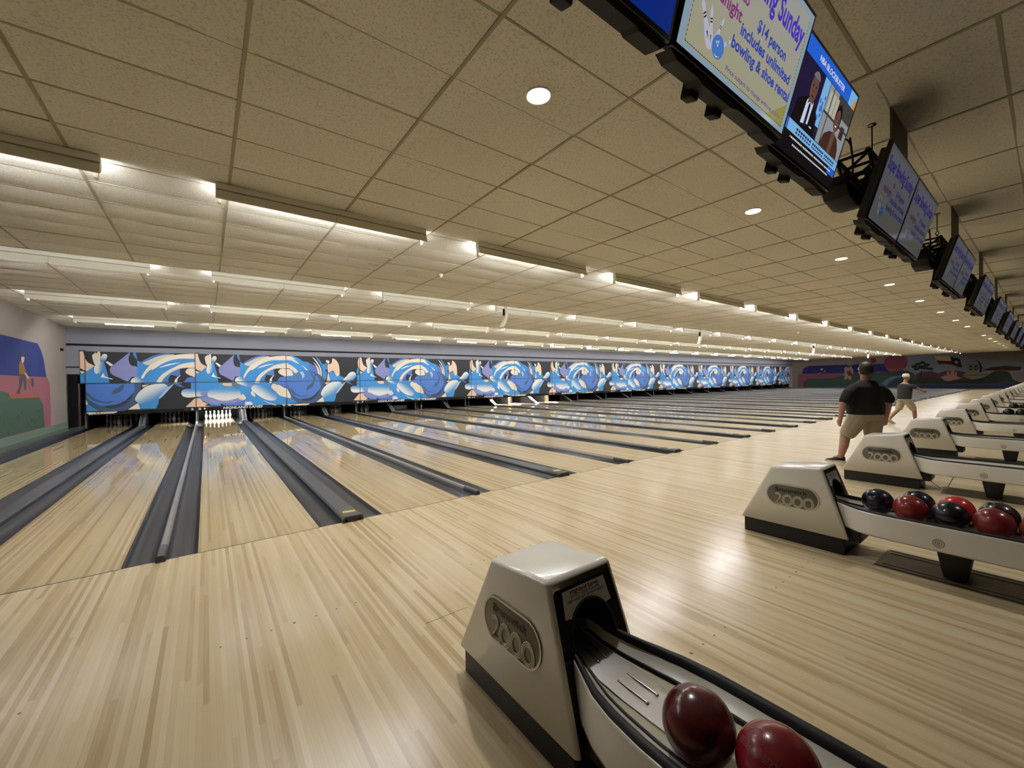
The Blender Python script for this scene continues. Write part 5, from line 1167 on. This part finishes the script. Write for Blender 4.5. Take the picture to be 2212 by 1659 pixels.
for (x, y, m, lab, h) in [(4.985, -3.915, 'navy', 'navy black bowling ball first in line on the second rack', (-.55, .2, .55)), (4.915, -4.130, 'brick', 'brick red bowling ball in front on the second rack, behind the first navy ball', (.3, .5, -.6)), (5.140, -4.142, 'navy', 'navy black bowling ball left of the bright red ball on the second rack', (-.2, .3, .8)),
        (4.915, -4.350, 'black', 'black bowling ball in front of the bright red ball on the second rack', (.4, .4, .1)), (5.150, -4.362, 'red', 'bright red bowling ball at the back of the second rack', (.5, .2, .2)), (4.915, -4.570, 'brick', 'brick red bowling ball in front on the second rack, farther right', (.5, .3, -.3)),
        (5.155, -4.582, 'maroon', 'maroon black bowling ball at the back of the second rack, farther right', (-.1, .3, .8)), (4.915, -4.790, 'brown', 'amber brown bowling ball cut by the right edge of the photo', (.5, .3, .2)), (5.15, -4.802, 'black', 'black bowling ball behind the amber brown one at the right edge', (.5, .3, .2))]:
    make_ball((x, y, .483), m, lab, h)
for k, lst in ((6, [(-.09, -4.08, 'black', 'black bowling ball on the sixth ball return, nearest its hood'), (-.09, -4.31, 'black', 'black bowling ball on the sixth ball return, at the right edge of the photo')]), (7, [(-.08, -4.05, 'maroon', 'maroon bowling ball on the seventh ball return, nearest its hood'), (.09, -4.25, 'black', 'black bowling ball behind the maroon one on the seventh ball return')])):
    for dx, y, m, lab in lst: make_ball((XC+(k-1)*P+dx, y, .483), m, lab)
# ================================================================== PEOPLE
def tubepath(mb, path, rad, n=12, k=3):
    """closed tapered limb through joints, rounded at both ends"""
    path = [V(p) for p in path]; pts = []; rs = []
    for i in range(len(path)-1):
        for j in range(k):
            t = j/k; pts.append(path[i].lerp(path[i+1], t)); rs.append(rad[i]+(rad[i+1]-rad[i])*t)
    pts.append(path[-1]); rs.append(rad[-1])
    d0 = (pts[0]-pts[1]).normalized(); d1 = (pts[-1]-pts[-2]).normalized()
    pts = [pts[0]+d0*rs[0]*.75, pts[0]+d0*rs[0]*.4]+pts+[pts[-1]+d1*rs[-1]*.4, pts[-1]+d1*rs[-1]*.75]; rs = [rs[0]*.3, rs[0]*.85]+rs+[rs[-1]*.85, rs[-1]*.3]
    mb.tube(pts, rs, n)
def rings(mb, lst, n=20):
    """torso from ellipses: (cx, cy, z, rx, ry)"""
    secs = [[(cx+rx*math.cos(2*math.pi*i/n), cy+ry*math.sin(2*math.pi*i/n), z) for i in range(n)] for cx, cy, z, rx, ry in lst]
    mb.ring(secs, None, 0, True); mb.add(secs[0], [tuple(reversed(range(n)))]); mb.add(secs[-1], [tuple(range(n))])
def fuse(mb, name, m, parent, vox=.012, it=3):
    """one continuous skin over the shaped pieces"""
    me = bpy.data.meshes.new('tmp'); me.from_pydata(mb.v, [], mb.f); o = bpy.data.objects.new('tmp', me); COL.objects.link(o)
    r = o.modifiers.new('r', 'REMESH'); r.mode = 'VOXEL'; r.voxel_size = vox
    s = o.modifiers.new('s', 'SMOOTH'); s.iterations = it; s.factor = .5
    dg = bpy.context.evaluated_depsgraph_get(); dg.update(); m2 = bpy.data.meshes.new_from_object(o.evaluated_get(dg)); m2.name = name
    bpy.data.objects.remove(o); bpy.data.meshes.remove(me)
    m2.materials.clear(); m2.materials.append(m)
    m2.polygons.foreach_set('use_smooth', [True]*len(m2.polygons)); q = bpy.data.objects.new(name, m2); COL.objects.link(q); q.parent = parent; return q
def hand(mb, w, e, side, curl=.5):
    """palm, four fingers and a thumb at wrist w, arm direction from elbow e"""
    w = V(w); d = (w-V(e)).normalized(); x = V((0, 1, 0)); x = (x-d*x.dot(d)).normalized(); nrm = d.cross(x)*side
    tubepath(mb, [w, w+d*.04, w+d*.085], [.030, .038, .036], 10, 2)
    for i, L in enumerate((.070, .080, .075, .058)):
        b = w+d*.085+x*(.030-.020*i)
        tubepath(mb, [b, b+d*L*.5+nrm*L*.15*curl, b+d*L*(1-.3*curl)+nrm*L*.6*curl], [.0105, .0100, .0085], 8, 2)
    b = w+d*.03+x*.034; tubepath(mb, [b, b+x*.03+d*.025+nrm*.01, b+x*.028+d*.06+nrm*.02], [.014, .012, .010], 8, 2)
def head(mb, c, s=1.0, yaw=0.0):
    """skull, jaw, nose and ears; c is the middle of the head, facing +y turned by yaw"""
    c = V(c); R = Matrix.Rotation(yaw, 3, 'Z')
    def put(o, rx, ry, rz, n=14):
        vs = []; fs = []
        for i in range(n+1):
            for j in range(2*n):
                a = math.pi*i/n; b = math.pi*j/n
                vs.append(c+R @ (V(o)*s+V((rx*math.sin(a)*math.cos(b), ry*math.sin(a)*math.sin(b), -rz*math.cos(a)))*s))
        for i in range(n):
            for j in range(2*n): fs.append((i*2*n+j, i*2*n+(j+1) % (2*n), (i+1)*2*n+(j+1) % (2*n), (i+1)*2*n+j))
        mb.add(vs, fs)
    put((0, -.012, .035), .077, .096, .090); put((0, .022, -.045), .062, .070, .078); put((0, .045, -.088), .034, .034, .026)
    put((0, .098, -.010), .012, .020, .024); put((0, .086, .022), .046, .012, .012); put((0, .090, -.052), .026, .010, .008)
    for q in (-1, 1): put((q*.079, -.006, -.005), .012, .022, .034, 8)
SKIN1 = mat('light_skin', (168, 124, 106), .5, var=.05); SKIN2 = mat('tanned_skin', (160, 112, 88), .5, var=.05)
def face(parent, c, s, yaw, lips):
    c = V(c); R = Matrix.Rotation(yaw, 3, 'Z')
    for q in (-1, 1):
        mb = MB(); mb.ball(tuple(c+R @ V((q*.032*s, .082*s, .006*s))), .0125*s, 8); mb.build('eye', M['white'], parent)
    mb = MB(); p = [tuple(c+R @ V((x*s, (.098-abs(x)*.3)*s, -.054*s))) for x in (-.026, -.013, 0, .013, .026)]; mb.tube(p, [.003*s, .006*s, .007*s, .006*s, .003*s], 6); mb.build('mouth', lips, parent)
LIPS = mat('lips', (150, 84, 78), .5)
# --- heavy man walking away, seen from behind
t1 = thing('person', 'person in a black t-shirt and khaki shorts walking away beyond the second ball return', 'person', (9.87, -2.80, 0), None, math.radians(-33))
mb = MB(); z0 = 0
LH, RH = (-.47, .03, .80), (.43, .04, .79)
rings(mb, [(0, 0, .80, .20, .16), (0, 0, .90, .27, .20), (0, .02, 1.0, .285, .225), (0, .02, 1.12, .275, .215), (0, 0, 1.25, .265, .175), (0, -.01, 1.36, .235, .145), (0, 0, 1.43, .15, .11), (0, 0, 1.47, .085, .085)])
tubepath(mb, [(0, 0, 1.42), (0, .02, 1.55)], [.078, .070]); head(mb, (0, .02, 1.685), 1.08)
L_el, R_el = (-.46, -.02, 1.06), (.40, -.03, 1.05)
tubepath(mb, [(-.23, 0, 1.35), (-.33, -.01, 1.27), L_el, LH], [.085, .078, .056, .034]); tubepath(mb, [(.23, 0, 1.35), (.31, -.01, 1.27), R_el, RH], [.085, .078, .056, .034])
hand(mb, LH, L_el, 1, .7); hand(mb, RH, R_el, -1, .7)
LK, LA, RK, RA = (-.29, .12, .47), (-.40, .10, .10), (.10, -.02, .47), (.12, -.20, .10)
tubepath(mb, [(-.12, 0, .84), LK, (-.35, .09, .30), LA], [.135, .082, .072, .045]); tubepath(mb, [(.12, 0, .84), RK, (.11, -.12, .30), RA], [.135, .082, .072, .045])
tubepath(mb, [LA, (-.43, .20, .055)], [.045, .04]); tubepath(mb, [RA, (.14, -.09, .055)], [.045, .04])
fuse(mb, 'body', SKIN1, t1, .010)
mb = MB(); rings(mb, [(0, .01, .875, .300, .225), (0, .02, 1.0, .305, .245), (0, .02, 1.12, .295, .235), (0, 0, 1.25, .285, .195), (0, -.01, 1.37, .262, .165), (0, -.01, 1.44, .19, .135), (0, -.005, 1.485, .115, .105)])
for s, e in ((-1, L_el), (1, R_el)): tubepath(mb, [(s*.21, 0, 1.34), (s*.33, -.01, 1.25), (s*.415, -.02, 1.12)], [.105, .108, .098])
fuse(mb, 'shirt', mat('black_cotton', (13, 14, 16), .9, bump=.2, bscale=8), t1, .012)
mb = MB(); rings(mb, [(0, 0, .78, .26, .19), (0, 0, .86, .285, .212), (0, .005, .905, .287, .215)])
tubepath(mb, [(-.14, 0, .82), (-.26, .10, .52)], [.165, .125]); tubepath(mb, [(.13, 0, .82), (.11, -.01, .50)], [.165, .125])
fuse(mb, 'shorts', mat('khaki_cotton', (158, 146, 122), .85, bump=.25, bscale=10), t1, .012)
mb = MB(); c = V((0, .02, 1.685)); n = 16; sec = []
for z, rx, ry, dy in ((-.085, .079, .080, -.030), (-.04, .088, .098, -.022), (.02, .090, .106, -.014), (.055, .086, .100, -.012), (.085, .074, .086, -.012), (.108, .052, .060, -.014)): sec.append([(c.x+rx*1.02*math.cos(math.pi+math.pi*(i/n*1.16-.08)), c.y+dy+ry*1.02*math.sin(math.pi+math.pi*(i/n*1.16-.08)), c.z+z) for i in range(n+1)])
mb.ring(sec, None, 0, True, False); hr = mb.build('hair', mat('dark_brown_hair', (36, 28, 24), .6, var=.3, scale=60), t1)
md = hr.modifiers.new('thickness', 'SOLIDIFY'); md.thickness = .012; md.offset = 1
face(t1, c, 1.08, 0, LIPS)
SHB = mat('black_sneaker', (24, 24, 26), .6); SHS = mat('white_rubber_sole', (210, 206, 196), .5); SHW = mat('white_sneaker', (206, 200, 192), .5)
def shoe(parent, a, yaw, up, sole, pitch=0):
    a = V(a); R = Matrix.Rotation(yaw, 3, 'Z') @ Matrix.Rotation(pitch, 3, 'X')
    for nm, m, prof in (('shoe', up, [(-.085, .030, .035, .095), (-.05, .04, .038, .12), (.0, .043, .040, .115), (.06, .046, .045, .085), (.12, .050, .047, .062), (.17, .046, .043, .050), (.20, .025, .025, .035)]), ('sole', sole, [(-.095, .034, .0, .030), (-.05, .045, .0, .030), (.06, .050, .0, .028), (.13, .054, .0, .028), (.185, .048, .0, .028), (.212, .026, .004, .028)])):
        secs = []
        for y, w, z0_, z1_ in prof:
            if nm == 'shoe': secs.append([tuple(a+R @ V((w*math.cos(2*math.pi*i/12), y, .026+(z1_-.026)*(.5+.5*math.sin(2*math.pi*i/12))))) for i in range(12)])
            else: secs.append([tuple(a+R @ V(p)) for p in ((-w, y, z0_), (w, y, z0_), (w, y, z1_), (-w, y, z1_))])
        mb = MB(); mb.ring(secs, None, 0, nm == 'shoe'); mb.add(secs[0], [tuple(reversed(range(len(secs[0]))))]); mb.add(secs[-1], [tuple(range(len(secs[-1])))]); mb.build(nm, m, parent)
shoe(t1, (-.41, .12, 0), .75, SHB, SHS); shoe(t1, (.12, -.19, 0.0), -.15, SHB, SHS)
# --- bowler in a white cap farther away, in profile
t2 = thing('person', 'person in a white cap, dark shirt and khaki shorts stepping right on the far approach', 'person', (18.30, -1.96, 0), None, math.radians(-126.9)); t2.scale = (.95, .95, .95)
mb = MB()
rings(mb, [(0, -.02, .80, .16, .13), (0, -.02, .90, .185, .15), (0, 0, 1.02, .175, .145), (0, .01, 1.15, .19, .15), (0, .01, 1.27, .20, .135), (0, 0, 1.34, .15, .10), (0, .01, 1.39, .065, .065)])
tubepath(mb, [(0, .01, 1.35), (0, .04, 1.46)], [.06, .055]); head(mb, (0, .06, 1.56), .98)
E1, W1 = (-.24, .20, 1.22), (-.20, .44, 1.24); E2, W2 = (.25, .22, 1.18), (.20, .42, 1.10)
tubepath(mb, [(-.18, .01, 1.29), E1, W1], [.06, .044, .028]); tubepath(mb, [(.18, .01, 1.29), E2, W2], [.06, .044, .028]); hand(mb, W1, E1, 1, .3); hand(mb, W2, E2, -1, .4)
K1, A1, K2, A2 = (.10, .22, .46), (.10, .24, .10), (-.10, -.12, .48), (-.10, -.42, .17)
tubepath(mb, [(.09, 0, .84), K1, (.10, .24, .30), A1], [.10, .062, .056, .036]); tubepath(mb, [(-.09, 0, .84), K2, (-.10, -.28, .33), A2], [.10, .062, .056, .036])
tubepath(mb, [A1, (.10, .34, .05)], [.036, .035]); tubepath(mb, [A2, (-.10, -.38, .07)], [.036, .034])
fuse(mb, 'body', SKIN2, t2, .010)
mb = MB(); rings(mb, [(0, -.02, .84, .205, .17), (0, 0, 1.02, .195, .165), (0, .01, 1.15, .21, .17), (0, .01, 1.27, .218, .152), (0, 0, 1.34, .165, .118), (0, .01, 1.365, .085, .085)])
for s, e in ((-1, E1), (1, E2)): tubepath(mb, [(s*.17, .01, 1.28), (s*.225, .13, 1.235)], [.075, .070])
fuse(mb, 'shirt', mat('charcoal_cotton', (44, 42, 42), .9, bump=.2, bscale=8), t2, .012)
mb = MB(); rings(mb, [(0, -.02, .78, .175, .145), (0, -.02, .88, .195, .16)]); tubepath(mb, [(.09, 0, .82), (.10, .18, .52)], [.118, .10]); tubepath(mb, [(-.09, 0, .82), (-.10, -.10, .52)], [.118, .10])
fuse(mb, 'shorts', mat('pale_khaki_cotton', (176, 166, 140), .85), t2, .012)
c = V((0, .06, 1.56)); mb = MB()
secs = [[(c.x+r*.085*math.cos(2*math.pi*i/20), c.y-.012+r*.104*math.sin(2*math.pi*i/20), c.z+z) for i in range(20)] for r, z in ((1.0, .035), (1.0, .07), (.92, .105), (.7, .13), (.3, .142))]
mb.ring(secs, None, 0, True); mb.add(secs[-1], [tuple(range(20))])
pk = [(c.x+.08*math.cos(a), c.y+.075+.10*max(0, math.sin(a)), c.z+.035) for a in [math.pi*i/10 for i in range(11)]]
mb.add(pk, [tuple(range(11))]); mb.add([(p[0], p[1], p[2]-.006) for p in pk], [tuple(reversed(range(11)))]); mb.build('cap', mat('white_cap', (222, 214, 196), .7), t2)
mb = MB(); mb.ball((c.x, c.y+.05, c.z-.085), .048, 10, 0, 1, .8); mb.build('beard', mat('dark_beard', (34, 24, 20), .8), t2)
face(t2, c, .98, 0, LIPS)
shoe(t2, (.10, .24, 0), 0, SHW, SHS); shoe(t2, (-.10, -.44, .05), 0, SHW, SHS, -.35)
